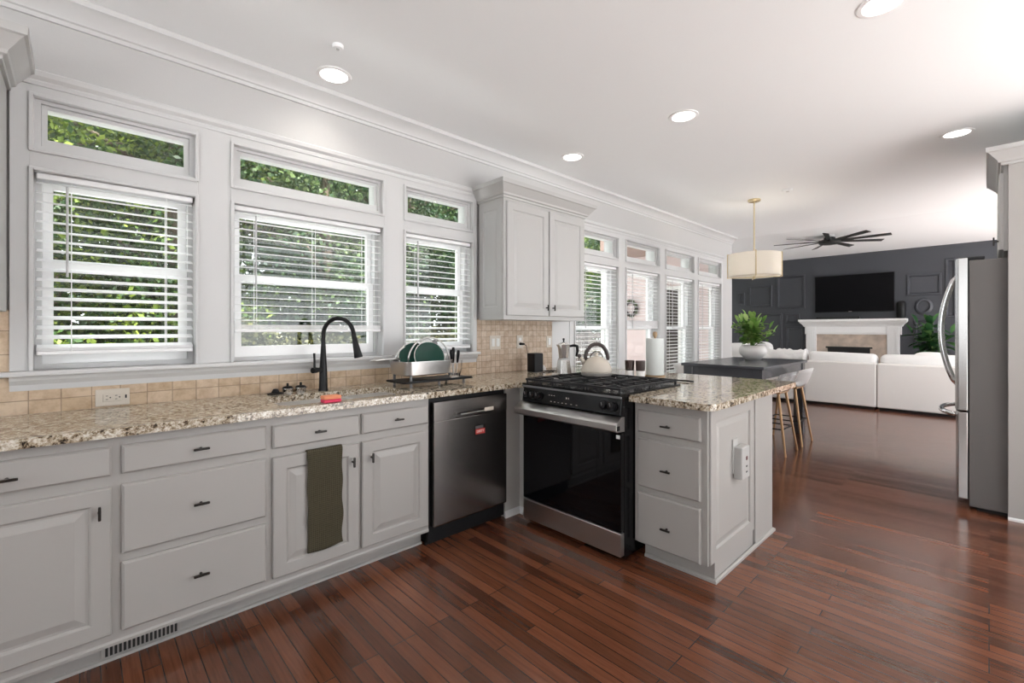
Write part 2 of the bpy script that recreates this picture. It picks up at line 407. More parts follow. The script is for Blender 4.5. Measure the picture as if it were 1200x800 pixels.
# window wall with real openings
OPEN = [(-.145, .435, 1.10, 1.965), (.607, 1.492, 1.10, 1.965), (1.665, 2.268, 1.10, 1.965),
        (3.57, 4.33, .62, 1.965), (4.495, 5.245, .62, 1.965), (5.415, 6.20, .62, 1.965), (6.355, 7.13, .62, 1.965)]
TZ0, TZ1 = 2.06, 2.285
bm = NB()
xs = [-2.4]
for a in OPEN: xs += [a[0], a[1]]
xs += [XE]
for i in range(0, len(xs), 2): box(bm, xs[i], xs[i+1], W, W+.17, 0, CH)
for x0, x1, z0, z1 in OPEN:
    box(bm, x0, x1, W, W+.17, 0, z0); box(bm, x0, x1, W, W+.17, z1, TZ0); box(bm, x0, x1, W, W+.17, TZ1, CH)
struct('wall_back', bm, 'wall')
b = bx(-2.55, -2.4, -2.5, 3.03, 0, .95); box(b, -2.55, -2.4, -2.5, 3.03, 2.4, CH); box(b, -2.55, -2.4, -2.5, -2.0, .95, 2.4); box(b, -2.55, -2.4, 1.6, 3.03, .95, 2.4)  # opening added out of view to let daylight onto left-facing fronts
struct('wall_left', b, 'wall')
struct('wall_light_block', bx(-2.55, 1.5, -2.62, -2.5, 0, CH), 'wall')  # unseen wall piece added behind the camera to darken the left end
struct('wall_far', bx(XF, XF+.15, -2.5, 5.3, 0, FH), 'navy')
struct('wall_side', bx(XE-.12, XE, 3.03, 5.25, 0, FH), 'wall')
struct('wall_right', bx(4.53, 6.2, -.95, -.80, 0, CH), 'wall')
# crown moulding of the kitchen
CROWN = [(0, 2.635), (.012, 2.635), (.016, 2.652), (.026, 2.656), (.030, 2.668), (.075, 2.712), (.086, 2.716), (.09, 2.74), (0, 2.74)]
struct('trim_1', sweep(NB(), [(-2.4, W), (XE, W)], CROWN), 'trim', smooth=30)
# casing around the sink windows, stool and apron
def casing(n, x0, x1, zb, ops):
    s = sempty('trim_%d' % n, (x0, W, zb))
    b = NB()
    box(b, x0, ops[0][0]-.012, W-.018, W, zb, 2.335)
    for a, c in zip(ops, ops[1:]): box(b, a[1]+.012, c[0]-.012, W-.018, W, zb, 2.335)
    box(b, ops[-1][1]+.012, x1, W-.018, W, zb, 2.335)
    for a in ops:
        box(b, a[0]-.012, a[1]+.012, W-.018, W, a[3]+.012, TZ0-.012); box(b, a[0]-.012, a[1]+.012, W-.018, W, TZ1+.012, 2.335)
    obj('casing', b, 'trim', s, bev=.002)
    b = NB()
    for a in ops:      # bead round every opening
        for (zz0, zz1) in ((a[2], a[3]), (TZ0, TZ1)):
            sweepv = [(a[0]-.014, zz0-.014, a[0], zz1+.014), (a[1], zz0-.014, a[1]+.014, zz1+.014)]
            for q in sweepv: box(b, q[0], q[2], W-.03, W-.002, q[1], q[3])
            box(b, a[0], a[1], W-.03, W-.002, zz1, zz1+.014)
            if zz0 > 2: box(b, a[0], a[1], W-.03, W-.002, zz0-.014, zz0)
    obj('bead', b, 'trim', s, bev=.003)
    obj('head_cap', sweep(NB(), [(x0, W), (x1, W)], [(0, 2.335), (.022, 2.335), (.026, 2.35), (.024, 2.358), (.036, 2.372), (.040, 2.39), (.034, 2.398), (0, 2.398)]), 'trim', s)
    obj('stool', bx(x0-.035, x1-.012+.02, W-.062, W+.03, zb-.022, zb, bev=.006, seg=2), 'trim', s)
    prof = [(0, zb-.085), (.012, zb-.085), (.016, zb-.06), (.030, zb-.04), (.034, zb-.022), (0, zb-.022)]
    obj('apron', sweep(NB(), [(x0+.0, W), (x1, W)], prof), 'trim', s)
casing(2, -.215, 2.315, 1.10, OPEN[:3])
casing(3, 3.49, 7.22, .62, OPEN[3:])
struct('trim_4', bx(3.235, 3.49, W-.012, W, .914, 2.398), 'trim')
struct('baseboard_back', bx(3.7, XE, W-.016, W, 0, .13, bev=.004), 'trim')

def window(n, x0, x1, z0, z1, rail):
    s = sempty('window_%d' % n, ((x0+x1)/2, W+.10, z0))
    b = NB(); yf, yb = W+.075, W+.14
    for (za, zb) in ((z0, z1), (TZ0, TZ1)):
        t = .022
        ya = yf-.02 if za < 2 else W+.008
        box(b, x0, x0+t, ya, yb, za, zb); box(b, x1-t, x1, ya, yb, za, zb)
        box(b, x0+t, x1-t, ya, yb, zb-t*.7, zb); box(b, x0+t, x1-t, ya, yb, za, za+t)
    obj('window_frame', b, 'trim', s)
    def sash(za, zb, y0, y1, st, bot, top, m_='glow_white'):
        bb = NB(); t = .022
        box(bb, x0+t, x0+t+st, y0, y1, za, zb); box(bb, x1-t-st, x1-t, y0, y1, za, zb)
        box(bb, x0+t+st, x1-t-st, y0, y1, za, za+bot); box(bb, x0+t+st, x1-t-st, y0, y1, zb-top, zb)
        o = obj('sash', bb, m_, s, bev=.002)
        obj('pane', bx(x0+t+st-.004, x1-t-st+.004, (y0+y1)/2-.003, (y0+y1)/2+.003, za+bot-.004, zb-top+.004), 'pane', o)
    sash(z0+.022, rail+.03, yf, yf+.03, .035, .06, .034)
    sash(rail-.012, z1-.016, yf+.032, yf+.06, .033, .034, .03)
    sash(TZ0+.022, TZ1-.016, W+.02, W+.05, .018, .036, .018, 'trim')
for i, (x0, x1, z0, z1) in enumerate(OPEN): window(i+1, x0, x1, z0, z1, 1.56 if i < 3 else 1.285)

# ------------------------------------------------------------------ BLINDS
def blind(x0, x1, z0, z1, zb, label, group, wand_x, ncords=2, tilt=.0):
    """zb = underside of the bottom rail"""
    t = thing('window_blind', label, 'blind', ((x0+x1)/2, W+.028, z0), group)
    x0 += .008; x1 -= .008; yc = W+.022
    obj('headrail', bx(x0, x1, yc-.026, yc+.03, z1-.028, z1-.002, bev=.003), 'blind', t)
    pitch = .0425; b = NB(); ztop = z1-.042
    nfull = int((z1-.05-z0-.03)/pitch); z = ztop; k = 0
    stack = max(0, int((zb-z0)/pitch)); hs = .0042*stack
    while z > zb+.03+hs:
        dy = .025*math.cos(tilt); dz = .025*math.sin(tilt)
        prism(b, [(yc-dy, z-dz), (yc, z-.0015), (yc+dy, z+dz), (yc+dy, z+dz+.003), (yc, z+.0035-.0005), (yc-dy, z-dz+.003)], 0, x0, x1)
        z -= pitch; k += 1
    for i in range(stack+2): box(b, x0, x1, yc-.025, yc+.025, zb+.02+i*.0045, zb+.0232+i*.0045)
    o = obj('slats', b, 'blind', t)
    obj('bottom_rail', bx(x0, x1, yc-.027, yc+.027, zb, zb+.018, bev=.003), 'blind', t)
    for i in range(ncords):
        cx = x0+.11+(x1-x0-.22)*i/(ncords-1)
        bb = NB()
        for yy in (yc-.027, yc+.027): cyl(bb, (cx, yy, zb+.01), (cx, yy, z1-.03), .0016, seg=6)
        obj('ladder_cord', bb, 'blind', t)
    obj('tilt_wand', cyl(NB(), (wand_x, yc-.034, z1-.05), (wand_x, yc-.036, z1-.05-.40*(z1-z0)/.86), .0045, seg=8), 'wand', t)
    return t
gB = 'white horizontal blinds over the window wall'
bl = ['wide-slat white blind lowered in the leftmost sink window', 'white blind part raised behind the black faucet, glass showing below it', 'white blind in the narrow sink window beside the upper cabinet',
      'white blind in the tall window just right of the upper cabinet', 'white blind raised halfway in the tall window behind the paper towel', 'white blind in the tall window left of the last one, behind the dark table',
      'white blind in the last tall window beside the wall end']
zbs = [1.165, 1.262, 1.13, .64, 1.285, .64, .64]
wx = [-.04, .72, 1.77, 3.75, 4.64, 5.6, 6.5]
for i, (x0, x1, z0, z1) in enumerate(OPEN):
    blind(x0, x1, z0, z1, zbs[i], bl[i], gB, wx[i], 3 if i == 1 else 2, tilt=[.30, .10, .22, .05, .05, .05, .05][i])

# ------------------------------------------------------------------ BACKSPLASH (part of the wall)
b = NB(); box(b, -.75, 3.235, W-.010, W, .914, 1.016); struct('trim_5', b, 'tile')
struct('trim_6', bx(-.75, -.215, W-.010, W, 1.016, 1.36), 'tile')
struct('trim_7', bx(2.318, 3.235, W-.011, W, .90, 1.36), 'mosaic')

# ------------------------------------------------------------------ PULLS
def pull(parent, P, along, out, L=.055, name='drawer_pull', m='bronze'):
    P = Vector(P); A = Vector(along); O = Vector(out); b = NB()
    tube(b, [P, P+O*.022], [.0055, .0045], 8)
    e = P+O*.024
    q = [e-A*L/2, e-A*(L/2-.004), e+A*(L/2-.004), e+A*L/2]
    tube(b, q, [.0048, .0062, .0062, .0048], 4)
    return obj(name, b, m, parent)
X, Y, Z = Vector((1, 0, 0)), Vector((0, 1, 0)), Vector((0, 0, 1))
FY = 2.262   # face frame plane of the sink run
def base_cab(label, x0, x1, parts, toe=True, extra=None):
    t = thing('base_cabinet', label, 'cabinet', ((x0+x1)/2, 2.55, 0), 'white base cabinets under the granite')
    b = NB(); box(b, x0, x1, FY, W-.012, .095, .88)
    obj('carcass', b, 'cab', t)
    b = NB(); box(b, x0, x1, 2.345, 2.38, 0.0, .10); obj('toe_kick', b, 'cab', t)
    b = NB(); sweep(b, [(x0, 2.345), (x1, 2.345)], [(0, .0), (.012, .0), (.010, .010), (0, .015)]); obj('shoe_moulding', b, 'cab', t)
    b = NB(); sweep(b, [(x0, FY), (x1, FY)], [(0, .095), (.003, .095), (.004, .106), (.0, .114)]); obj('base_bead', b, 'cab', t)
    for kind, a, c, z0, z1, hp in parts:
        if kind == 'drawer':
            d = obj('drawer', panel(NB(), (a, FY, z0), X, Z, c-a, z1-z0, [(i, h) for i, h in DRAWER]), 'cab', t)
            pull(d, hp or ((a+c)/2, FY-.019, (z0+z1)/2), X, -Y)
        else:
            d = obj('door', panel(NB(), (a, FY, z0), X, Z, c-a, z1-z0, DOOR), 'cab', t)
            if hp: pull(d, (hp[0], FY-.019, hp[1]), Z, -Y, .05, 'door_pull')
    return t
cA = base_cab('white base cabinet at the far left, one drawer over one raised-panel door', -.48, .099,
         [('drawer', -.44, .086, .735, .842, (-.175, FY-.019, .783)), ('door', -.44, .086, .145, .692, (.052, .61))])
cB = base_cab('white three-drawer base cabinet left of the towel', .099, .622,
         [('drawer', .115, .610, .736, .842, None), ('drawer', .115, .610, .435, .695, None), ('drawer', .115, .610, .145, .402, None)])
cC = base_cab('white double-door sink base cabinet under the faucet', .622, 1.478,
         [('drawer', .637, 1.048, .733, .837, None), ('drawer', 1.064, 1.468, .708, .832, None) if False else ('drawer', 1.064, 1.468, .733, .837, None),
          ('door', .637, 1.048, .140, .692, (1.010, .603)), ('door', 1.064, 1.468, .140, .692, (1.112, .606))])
# floor register in the toe kick
v = thing('floor_register', 'dark slotted register in the toe kick under the three-drawer cabinet', 'vent', (.19, 2.34, .04))
obj('frame', bx(.058, .308, 2.3405, 2.3445, .017, .06, bev=.001), 'cab', v)
b = NB()
for i in range(17): box(b, .071+i*.0135, .079+i*.0135, 2.3385, 2.3408, .020, .054)
obj('slots', b, 'dark', v)

# corner filler cabinet between dishwasher and range
t = thing('corner_cabinet', 'narrow white corner filler between the dishwasher and the range', 'cabinet', (2.3, 2.4, 0))
b = NB(); box(b, 2.092, 2.24, FY, FY+.3, .0, .88); box(b, 2.225, 2.9, 2.142, W-.012, .0, .88); obj('carcass', b, 'cab', t, bev=.002)
b = NB(); sweep(b, [(2.085, FY), (2.225, FY), (2.225, 2.142)], [(0, 0), (.012, 0), (.010, .035), (.004, .045), (0, .045)]); obj('base_moulding', b, 'trim', t)

# ------------------------------------------------------------------ DISHWASHER
t = thing('dishwasher', 'stainless steel dishwasher with a black kick plate, right of the sink cabinet', 'dishwasher', (1.78, 2.5, 0))
obj('tub', bx(1.486, 2.088, 2.275, 2.82, .02, .876), 'blackplastic', t)
obj('kick_plate', bx(1.486, 2.086, 2.30, 2.32, .0, .11), 'blackplastic', t)
dw0, dw1 = 1.500, 2.078
b = NB(); prism(b, [(2.276, .115), (2.240, .115), (2.236, .125), (2.236, .735), (2.276, .735)], 0, dw0, dw1)
obj('door_panel', b, 'steeldw', t, bev=.002)
b = NB()
# control strip with a pocket handle
box(b, dw0, dw1, 2.236, 2.276, .770, .848); box(b, dw0, 1.655, 2.236, 2.276, .737, .770); box(b, 1.965, dw1, 2.236, 2.276, .737, .770)
box(b, 1.655, 1.965, 2.268, 2.276, .737, .770)
obj('control_panel', b, 'steeldw', t)
obj('handle_pocket', bx(1.70, 1.90, 2.238, 2.250, .752, .761, bev=.004), 'steel', t)
obj('button_pad', bx(1.885, 1.962, 2.2335, 2.2405, .752, .776, bev=.002), 'almond', t)
mg = thing('dishwasher_magnet', 'small rectangular red and black dishwasher magnet on the dishwasher door', 'magnet', (1.845, 2.236, .65))
obj('magnet_back', bx(1.803, 1.888, 2.2305, 2.2355, .610, .672, bev=.001), 'blackplastic', mg)
obj('magnet_plate', bx(1.806, 1.868, 2.2285, 2.2306, .652, .668), 'steel', mg)
obj('magnet_label', bx(1.807, 1.882, 2.2288, 2.2306, .616, .648), 'red', mg)
def text(s, size, loc, rot, m, parent, name='lettering', ext=.0004, align='CENTER'):
    c = bpy.data.curves.new(name, 'FONT'); c.body = s; c.size = size; c.extrude = ext; c.align_x = align; c.align_y = 'CENTER'
    c.materials.append(M[m]); o = bpy.data.objects.new(name, c); COL.objects.link(o)
    off = Vector((0, 0, 0)); p = parent
    while p: off += p.location; p = p.parent
    o.location = (0, 0, 0)
    bpy.context.view_layer.update(); dg = bpy.context.evaluated_depsgraph_get()
    me = bpy.data.meshes.new_from_object(o.evaluated_get(dg)); bpy.data.objects.remove(o)
    if not me.materials: me.materials.append(M[m])
    o = bpy.data.objects.new(name, me); COL.objects.link(o)
    o.parent = parent; o.location = Vector(loc)-off; o.rotation_euler = rot; return o
text('DIRTY', .022, (1.845, 2.2284, .632), (PI/2, 0, 0), 'white', mg)

# ------------------------------------------------------------------ COUNTERTOP
def counter():
    b = NB(); zt = .914; zb = .880
    def arc(cx, cy, r, a0, a1, n=8): return [(cx+r*math.cos(math.radians(a0+(a1-a0)*i/n)), cy+r*math.sin(math.radians(a0+(a1-a0)*i/n))) for i in range(n+1)]
    outer = [(-.75, 2.222), (2.17, 2.222), (2.195, 2.205), (2.20, 2.138), (2.83, 2.138), (2.83, 1.374), (2.20, 1.374)] + arc(2.26, .975, .06, 180, 270) + arc(3.56, .955, .04, 270, 360) + [(3.60, W-.012), (-.75, W-.012)]
    sx0, sx1, sy0, sy1, r = .695, 1.405, 2.305, 2.655, .05
    hole = arc(sx1-r, sy0+r, r, -90, 0, 5)+arc(sx1-r, sy1-r, r, 0, 90, 5)+arc(sx0+r, sy1-r, r, 90, 180, 5)+arc(sx0+r, sy0+r, r, 180, 270, 5)
    def loop(pts, z):
        vs = [b.verts.new((x, y, z)) for x, y in pts]
        return vs, [b.edges.new((vs[i], vs[(i+1) % len(vs)])) for i in range(len(vs))]
    vo, eo = loop(outer, zt); vh, eh = loop(hole, zt)
    res = bmesh.ops.triangle_fill(b, use_beauty=True, edges=eo+eh, normal=(0, 0, 1))
    faces = [f for f in res['geom'] if isinstance(f, bmesh.types.BMFace)]
    ex = bmesh.ops.extrude_face_region(b, geom=faces)
    for v in [g for g in ex['geom'] if isinstance(g, bmesh.types.BMVert)]: v.co.z = zb
    o = obj('granite_countertop', b, 'granite', bev=.006)
    tag(o, 'speckled beige granite countertop running from the sink wall round to the peninsula', 'countertop'); return o
counter()
# sink
t = thing('sink', 'undermount stainless double-bowl sink in the granite', 'sink', (1.05, 2.48, .70))
def bowl(x0, x1, y0, y1, zt, zb):
    b = NB(); r = .05; rings = []
    for ins, z in ((-.012, zt), (0, zt), (.004, zb+.04), (.03, zb), ):
        pts = []
        for cx, cy, a in ((x1-r, y0+r, -90), (x1-r, y1-r, 0), (x0+r, y1-r, 90), (x0+r, y0+r, 180)):
            for k in range(5):
                an = math.radians(a+22.5*k); pts.append((cx+(r-ins)*math.cos(an), cy+(r-ins)*math.sin(an)))
        rings.append([b.verts.new((p[0], p[1], z)) for p in pts])
    for a, c in zip(rings, rings[1:]):
        for i in range(len(a)): j = (i+1) % len(a); b.faces.new((a[i], a[j], c[j], c[i]))
    b.faces.new(rings[-1]); return b
for (a, c) in ((.692, 1.125), (1.137, 1.408)):
    o = obj('bowl', bowl(a+.006, c-.006, 2.308, 2.652, .879, .70), 'steelsink', t, smooth=40)
    s = o.modifiers.new('solid', 'SOLIDIFY'); s.thickness = .002; s.offset = 1
    obj('drain', lathe(NB(), ((a+c)/2, 2.48, .7015), [(0, 0), (.035, 0), (.042, .003), (.045, .0)], 24), 'chrome', t)
# faucet
fx, fy = 1.055, 2.745
t = thing('faucet', 'tall matte black pull-down kitchen faucet behind the sink', 'faucet', (fx, fy, .914))
obj('body', lathe(NB(), (fx, fy, .914), [(0, 0), (.028, 0), (.028, .006), (.025, .01), (.022, .12), (.0165, .21), (.0135, .27), (0, .275)], 24), 'black', t, smooth=40)
fd = Vector((.64, -.77, 0)).normalized()
pts = []
R = .095
for i in range(6): pts.append((fx, fy, .914+.25+.008*i*2))
top = .914+.33
for i in range(1, 15):
    a = PI*i/15*1.06; p = Vector((fx, fy, top))+fd*(R-R*math.cos(a))+Vector((0, 0, R*math.sin(a)*1.05)); pts.append(tuple(p))
end = Vector(pts[-1])
obj('gooseneck', tube(NB(), pts, .0125, 12), 'black', t, smooth=True)
dirn = (Vector(pts[-1])-Vector(pts[-2])).normalized()
dirn = (dirn+Vector((0, 0, -.12))+fd*.12).normalized()
obj('spray_head', tube(NB(), [end-dirn*.005, end+dirn*.03, end+dirn*.05, end+dirn*.10, end+dirn*.135, end+dirn*.14], [.0135, .0145, .0165, .021, .025, .023], 16), 'black', t, smooth=40)
b = NB(); ld = Vector((-.9, -.45, 0)).normalized(); hz = .914+.125
c0 = Vector((fx, fy, hz)); tube(b, [c0, c0+ld*.055], .0135, 14); cyl(b, c0+ld*.055, c0+ld*.085, .0165, .0165, 16)
tube(b, [c0+ld*.07, c0+ld*.07+Z*.05, c0+ld*.072+Z*.10], [.007, .006, .0065], 10)
obj('lever_handle', b, 'black', t, smooth=40)
# sponge
t = thing('sponge', 'orange and pink sponge on the front rim of the sink', 'sponge', (.90, 2.275, .914))
sp0 = (.875, .937)
b = NB(); box(b, .868, .955, 2.245, 2.300, .915, .931, bev=.005, seg=2); obj('pink_layer', b, 'pink', t)['label'] = 'pink scrub layer'
b = NB(); box(b, .868, .955, 2.245, 2.300, .931, .949, bev=.005, seg=2); obj('orange_layer', b, 'orange', t)['label'] = 'orange foam layer'
# stopper and strainers behind the sink
b = NB(); lathe(b, (.80, 2.775, .914), [(0, 0), (.042, 0), (.042, .004), (.022, .009), (.016, .02), (.012, .028), (0, .03)], 24)
tag(obj('sink_stopper', b, 'blackplastic', smooth=40), 'flat black rubber sink stopper left of the strainers behind the sink', 'stopper')
for k, (sx, sy, lab) in enumerate(((.872, 2.80, 'silver sink strainer with black knob, the one nearer the black stopper'), (.945, 2.80, 'silver sink strainer with black knob, the one nearer the faucet'))):
    t = thing('sink_strainer', lab, 'strainer', (sx, sy, .914), 'sink strainers')
    obj('basket', lathe(NB(), (sx, sy, .914), [(0, 0), (.026, 0), (.030, .018), (.038, .022), (.038, .025), (0, .025)], 24), 'chrome', t, smooth=40)
    obj('knob', lathe(NB(), (sx, sy, .914), [(0, .025), (.03, .026), (.022, .034), (.007, .036), (.006, .052), (0, .054)], 20), 'blackplastic', t, smooth=40)

# ------------------------------------------------------------------ TOWEL
def towel():
    b = NB(); x0, x1 = .782, .950; nx, nz = 14, 36; rows = []
    path = []   # (y, z) from the tucked top over the door edge and down the front
    path += [(FY-.004, .694), (FY-.012, .6985), (FY-.021, .699), (FY-.026, .694)]
    for i in range(nz): path.append((FY-.028-.003*math.sin(i*.35), .685-i*(.685-.212)/(nz-1)))
    for j, (y, z) in enumerate(path):
        row = []
        for i in range(nx+1):
            u = i/nx; s = max(0, j-3)/nz
            x = x0+(x1-x0)*u + .006*s*(u-.2) + .003*math.sin(j*.5)*(1 if u > .5 else -.4) + .006*(1-u)*s
            row.append(b.verts.new((x, y-.004*math.sin(u*7+j*.1)*s-.002, z - (.004*math.sin(u*5) if j == len(path)-1 else 0))))
        rows.append(row)
    for a, c in zip(rows, rows[1:]):
        for i in range(nx): b.faces.new((a[i], a[i+1], c[i+1], c[i]))
    o = obj('dish_towel', b, 'towel', smooth=True); s = o.modifiers.new('solid', 'SOLIDIFY'); s.thickness = .006; s.offset = 0
    tag(o, 'olive brown waffle-weave dish towel hanging over the sink cabinet door', 'towel')
towel()

# ------------------------------------------------------------------ RANGE
rx, y0, y1 = 2.13, 1.379, 2.132
t = thing('gas_range', 'black and stainless slide-in gas range between the corner and the peninsula drawers', 'range', (2.45, 1.755, 0))
obj('body', bx(2.165, 2.805, y0, y1, .02, .905, bev=.003), 'enamel', t)
for yy in (y0+.05, y1-.05): obj('foot', cyl(NB(), (2.25, yy, 0), (2.25, yy, .022), .018), 'blackplastic', t)
obj('storage_drawer', bx(rx, 2.167, y0+.002, y1-.002, .035, .163, bev=.003), 'steel', t)
obj('oven_door', bx(rx, 2.167, y0+.002, y1-.002, .170, .715, bev=.003), 'ovenglass', t)
obj('door_window', bx(rx-.0012, rx+.001, y0+.16, y1-.16, .25, .62, bev=.0005), 'ovenglass', t)
prof = [(rx+.03, .718), (rx-.040, .722), (rx-.050, .730), (rx-.050, .762), (rx-.040, .772), (rx+.000, .800), (rx+.03, .800)]
o = obj('door_handle', prism(NB(), [(a, c) for a, c in prof], 1, y0-.004, y1+.03), 'steel', t, bev=.002); o['label'] = 'wide brushed stainless handle'
obj('handle_end_cap', bx(rx-.046, rx-.02, y0-.006, y0-.0035, .732, .756), 'blackplastic', o)
b = NB(); prism(b, [(2.165, .803), (2.135, .803), (2.122, .81), (2.140, .902), (2.165, .905)], 1, y0, y1); obj('control_panel', b, 'enamel', t, bev=.002)
for yy in (2.085, 2.035, 1.985, 1.485, 1.43):
    b = NB(); nrm = Vector((-.982, 0, .19)); c = Vector((2.131, yy, .852)); tube(b, [c, c+nrm*.008, c+nrm*.008, c+nrm*.03, c+nrm*.032], [.026, .026, .021, .019, .016], 20)
    kn = obj('knob', b, 'blackplastic', t, smooth=40)
    obj('knob_grip', tube(NB(), [c+nrm*.028+Vector((.003, 0, -.017)), c+nrm*.034+Vector((-.003, 0, .016))], .0035, 6), 'greyplastic', kn)
for yy in (1.88, 1.85, 1.82, 1.79, 1.76, 1.72, 1.68): obj('button_mark', bx(2.1237, 2.1257, yy-.005, yy+.005, .828, .831), 'almond', t)
for yy in (1.90, 1.88, 1.86): obj('button_mark', bx(2.1302, 2.1322, yy-.004, yy+.004, .865, .868), 'almond', t)
obj('clock_digit', bx(2.1282, 2.1302, 1.757, 1.763, .857, .866), 'almond', t); obj('clock_digit', bx(2.1282, 2.1302, 1.742, 1.745, .857, .866), 'almond', t)
obj('energy_sticker', bx(rx-.002, rx-.0003, 1.385, 1.408, .680, .700), 'white', t)
# cooktop
obj('cooktop', bx(2.125, 2.815, y0-.004, y1+.004, .905, .926, bev=.004, seg=2), 'enamel', t)
o = obj('cooktop_edge', bx(2.121, 2.135, y0-.004, y1+.004, .900, .912, bev=.002), 'greyplastic', t)
burn = [(2.29, 1.53, .04), (2.29, 1.98, .045), (2.66, 1.53, .035), (2.66, 1.98, .04), (2.47, 1.755, .05)]
for cx, cy, r in burn:
    b = NB(); lathe(b, (cx, cy, .926), [(0, 0), (r+.014, 0), (r+.01, .008), (r, .012), (0, .012)], 24)
    bu = obj('burner', b, 'alu', t, smooth=40)
    obj('burner_cap', lathe(NB(), (cx, cy, .938), [(0, 0), (r*.95, 0), (r*.95, .006), (r*.8, .009), (0, .009)], 24), 'iron', bu, smooth=40)
gw = (y1-y0-.03)/3
for k in range(3):
    ya = y0+.012+k*(gw+.003); yb = ya+gw; xa, xb = 2.15, 2.795; zz = .948; b = NB(); s = .010
    def bar(p, q):
        p = Vector(p); q = Vector(q); tube(b, [p, q], s, 4)
    bar((xa, ya+s, zz), (xb, ya+s, zz)); bar((xa, yb-s, zz), (xb, yb-s, zz)); bar((xa, ya, zz), (xa, yb, zz)); bar((xb, ya, zz), (xb, yb, zz))
    xm = (xa+xb)/2; ym = (ya+yb)/2; bar((xm, ya, zz), (xm, yb, zz))
    for cx in ((xa*3+xb)/4, (xa+xb*3)/4):
        for dx, dy in ((1, 0), (-1, 0), (0, 1), (0, -1), ):
            L0 = .03; L1 = .16 if dx else gw/2
            bar((cx+dx*L0, ym+dy*L0, zz), (cx+dx*L1, ym+dy*L1, zz))
        bar((cx-.09, ya, zz), (cx-.09, ya+.07, zz)); bar((cx+.09, yb-.07, zz), (cx+.09, yb, zz)); bar((cx+.09, ya, zz), (cx+.09, ya+.07, zz)); bar((cx-.09, yb-.07, zz), (cx-.09, yb, zz))
    for fx_ in (xa, xm, xb):
        for fy_ in (ya+s, yb-s): cyl(b, (fx_, fy_, .925), (fx_, fy_, zz), .007, seg=6)
    obj('grate', b, 'iron', t)

# ------------------------------------------------------------------ PENINSULA
PX = 2.262; t = thing('peninsula_cabinet', 'white three-drawer peninsula cabinet right of the range with a panelled end', 'cabinet', (2.55, 1.17, 0))
b = NB(); box(b, PX, 2.86, .965, 1.372, .095, .88); box(b, 2.38, 2.86, .968, 1.34, 0, .10); box(b, 2.82, 3.19, .965, 2.135, 0, .88)
obj('carcass', b, 'cab', t, bev=.002)
b = NB(); sweep(b, [(PX+.06, 1.35), (PX+.06, .968)], [(0, 0), (-.02, 0), (-.02, .09), (0, .09)])
obj('toe_kick', bx(2.325, 2.385, .968, 1.345, 0, .096), 'cab', t); b.free()
b = NB(); box(b, 2.325, 2.86, .956, .969, 0, .12); obj('plinth_board', b, 'cab', t)
for z0, z1, zp in ((.712, .835, .766), (.413, .676, .530), (.10, .378, .224)):
    d = obj('drawer', panel(NB(), (PX, 1.348, z0), -Y, Z, .353, z1-z0, DRAWER), 'cab', t); pull(d, (PX-.019, 1.172, zp), Y, -X)
END = [(0, 0), (0, .010), (.003, .013), (.062, .013), (.068, .003), (.078, .003), (.104, .010), (.106, .010)]
o = obj('end_panel', panel(NB(), (2.275, .966, .10), X, Z, .60, .775, END), 'cab', t)
o = obj('back_panel', bx(2.887, 3.19, .950, .966, .0, .878, bev=.002), 'cab', t)
b = NB(); sweep(b, [(2.32, 1.34), (2.32, .954), (3.195, .949), (3.195, 2.13)], [(0, 0), (.013, 0), (.012, .012), (.004, .018), (0, .018)]); obj('shoe_moulding', b, 'cab', t)
# outlet / charger box on the end panel
t = thing('outlet_box', 'white surge-protector outlet box with a red switch on the peninsula end panel', 'outlet', (2.6, .95, .56))
obj('wall_plate', bx(2.545, 2.61, .948, .957, .50, .685, bev=.002), 'boxwhite', t)
obj('housing', bx(2.555, 2.665, .905, .951, .472, .645, bev=.006, seg=2), 'boxwhite', t)
obj('switch', bx(2.607, 2.625, .902, .9055, .572, .592, bev=.001), 'maroon', t)
b = NB()
for zz in (.535, .505): box(b, 2.607, 2.611, .903, .9055, zz, zz+.008); box(b, 2.619, 2.623, .903, .9055, zz, zz+.008)
obj('sockets', b, 'dark', t)

# ------------------------------------------------------------------ OUTLETS on the backsplash
def plate(name, label, cat, x0, x1, z0, z1, m='almond', slots=()):
    t = thing(name, label, cat, ((x0+x1)/2, W-.011, (z0+z1)/2))
    obj('cover_plate', bx(x0, x1, W-.018, W-.011, z0, z1, bev=.003, seg=2), m, t); return t
t = plate('outlet', 'almond double outlet lying sideways on the tile below the left window', 'outlet', .052, .174, .920, .999)
obj('receptacle', bx(.078, .144, W-.021, W-.0175, .940, .976, bev=.002), 'almond', t)
b = NB()
for xx in (.092, .125):
    for zz in (.950, .966): box(b, xx-.004, xx+.004, W-.022, W-.0208, zz, zz+.0025)
    cyl(b, (xx+.012, W-.0208, .959), (xx+.012, W-.022, .959), .003, seg=10)
obj('slots', b, 'dark', t)
obj('indicator', bx(.157, .163, W-.021, W-.0175, .952, .968), 'blackplastic', t)
t = plate('light_switch', 'two-gang almond rocker switch on the tile left of the black speaker', 'switch', 2.455, 2.575, 1.11, 1.225)
for xx in (2.488, 2.542): obj('rocker', bx(xx-.017, xx+.017, W-.023, W-.0175, 1.135, 1.20, bev=.003), 'white', t)
t = plate('outlet', 'almond outlet with a black plug in it above the black speaker', 'outlet', 2.765, 2.84, 1.11, 1.225)
for zz in (1.145, 1.19): obj('receptacle', lathe(NB(), (2.802, W-.019, zz), [(0, -.014), (.016, -.014), (.016, .014), (0, .014)], 16, 1, .15), 'white', t)
t2 = thing('power_plug', 'black plug and cord running down from the outlet to the speaker', 'plug', (2.80, W-.03, 1.15))
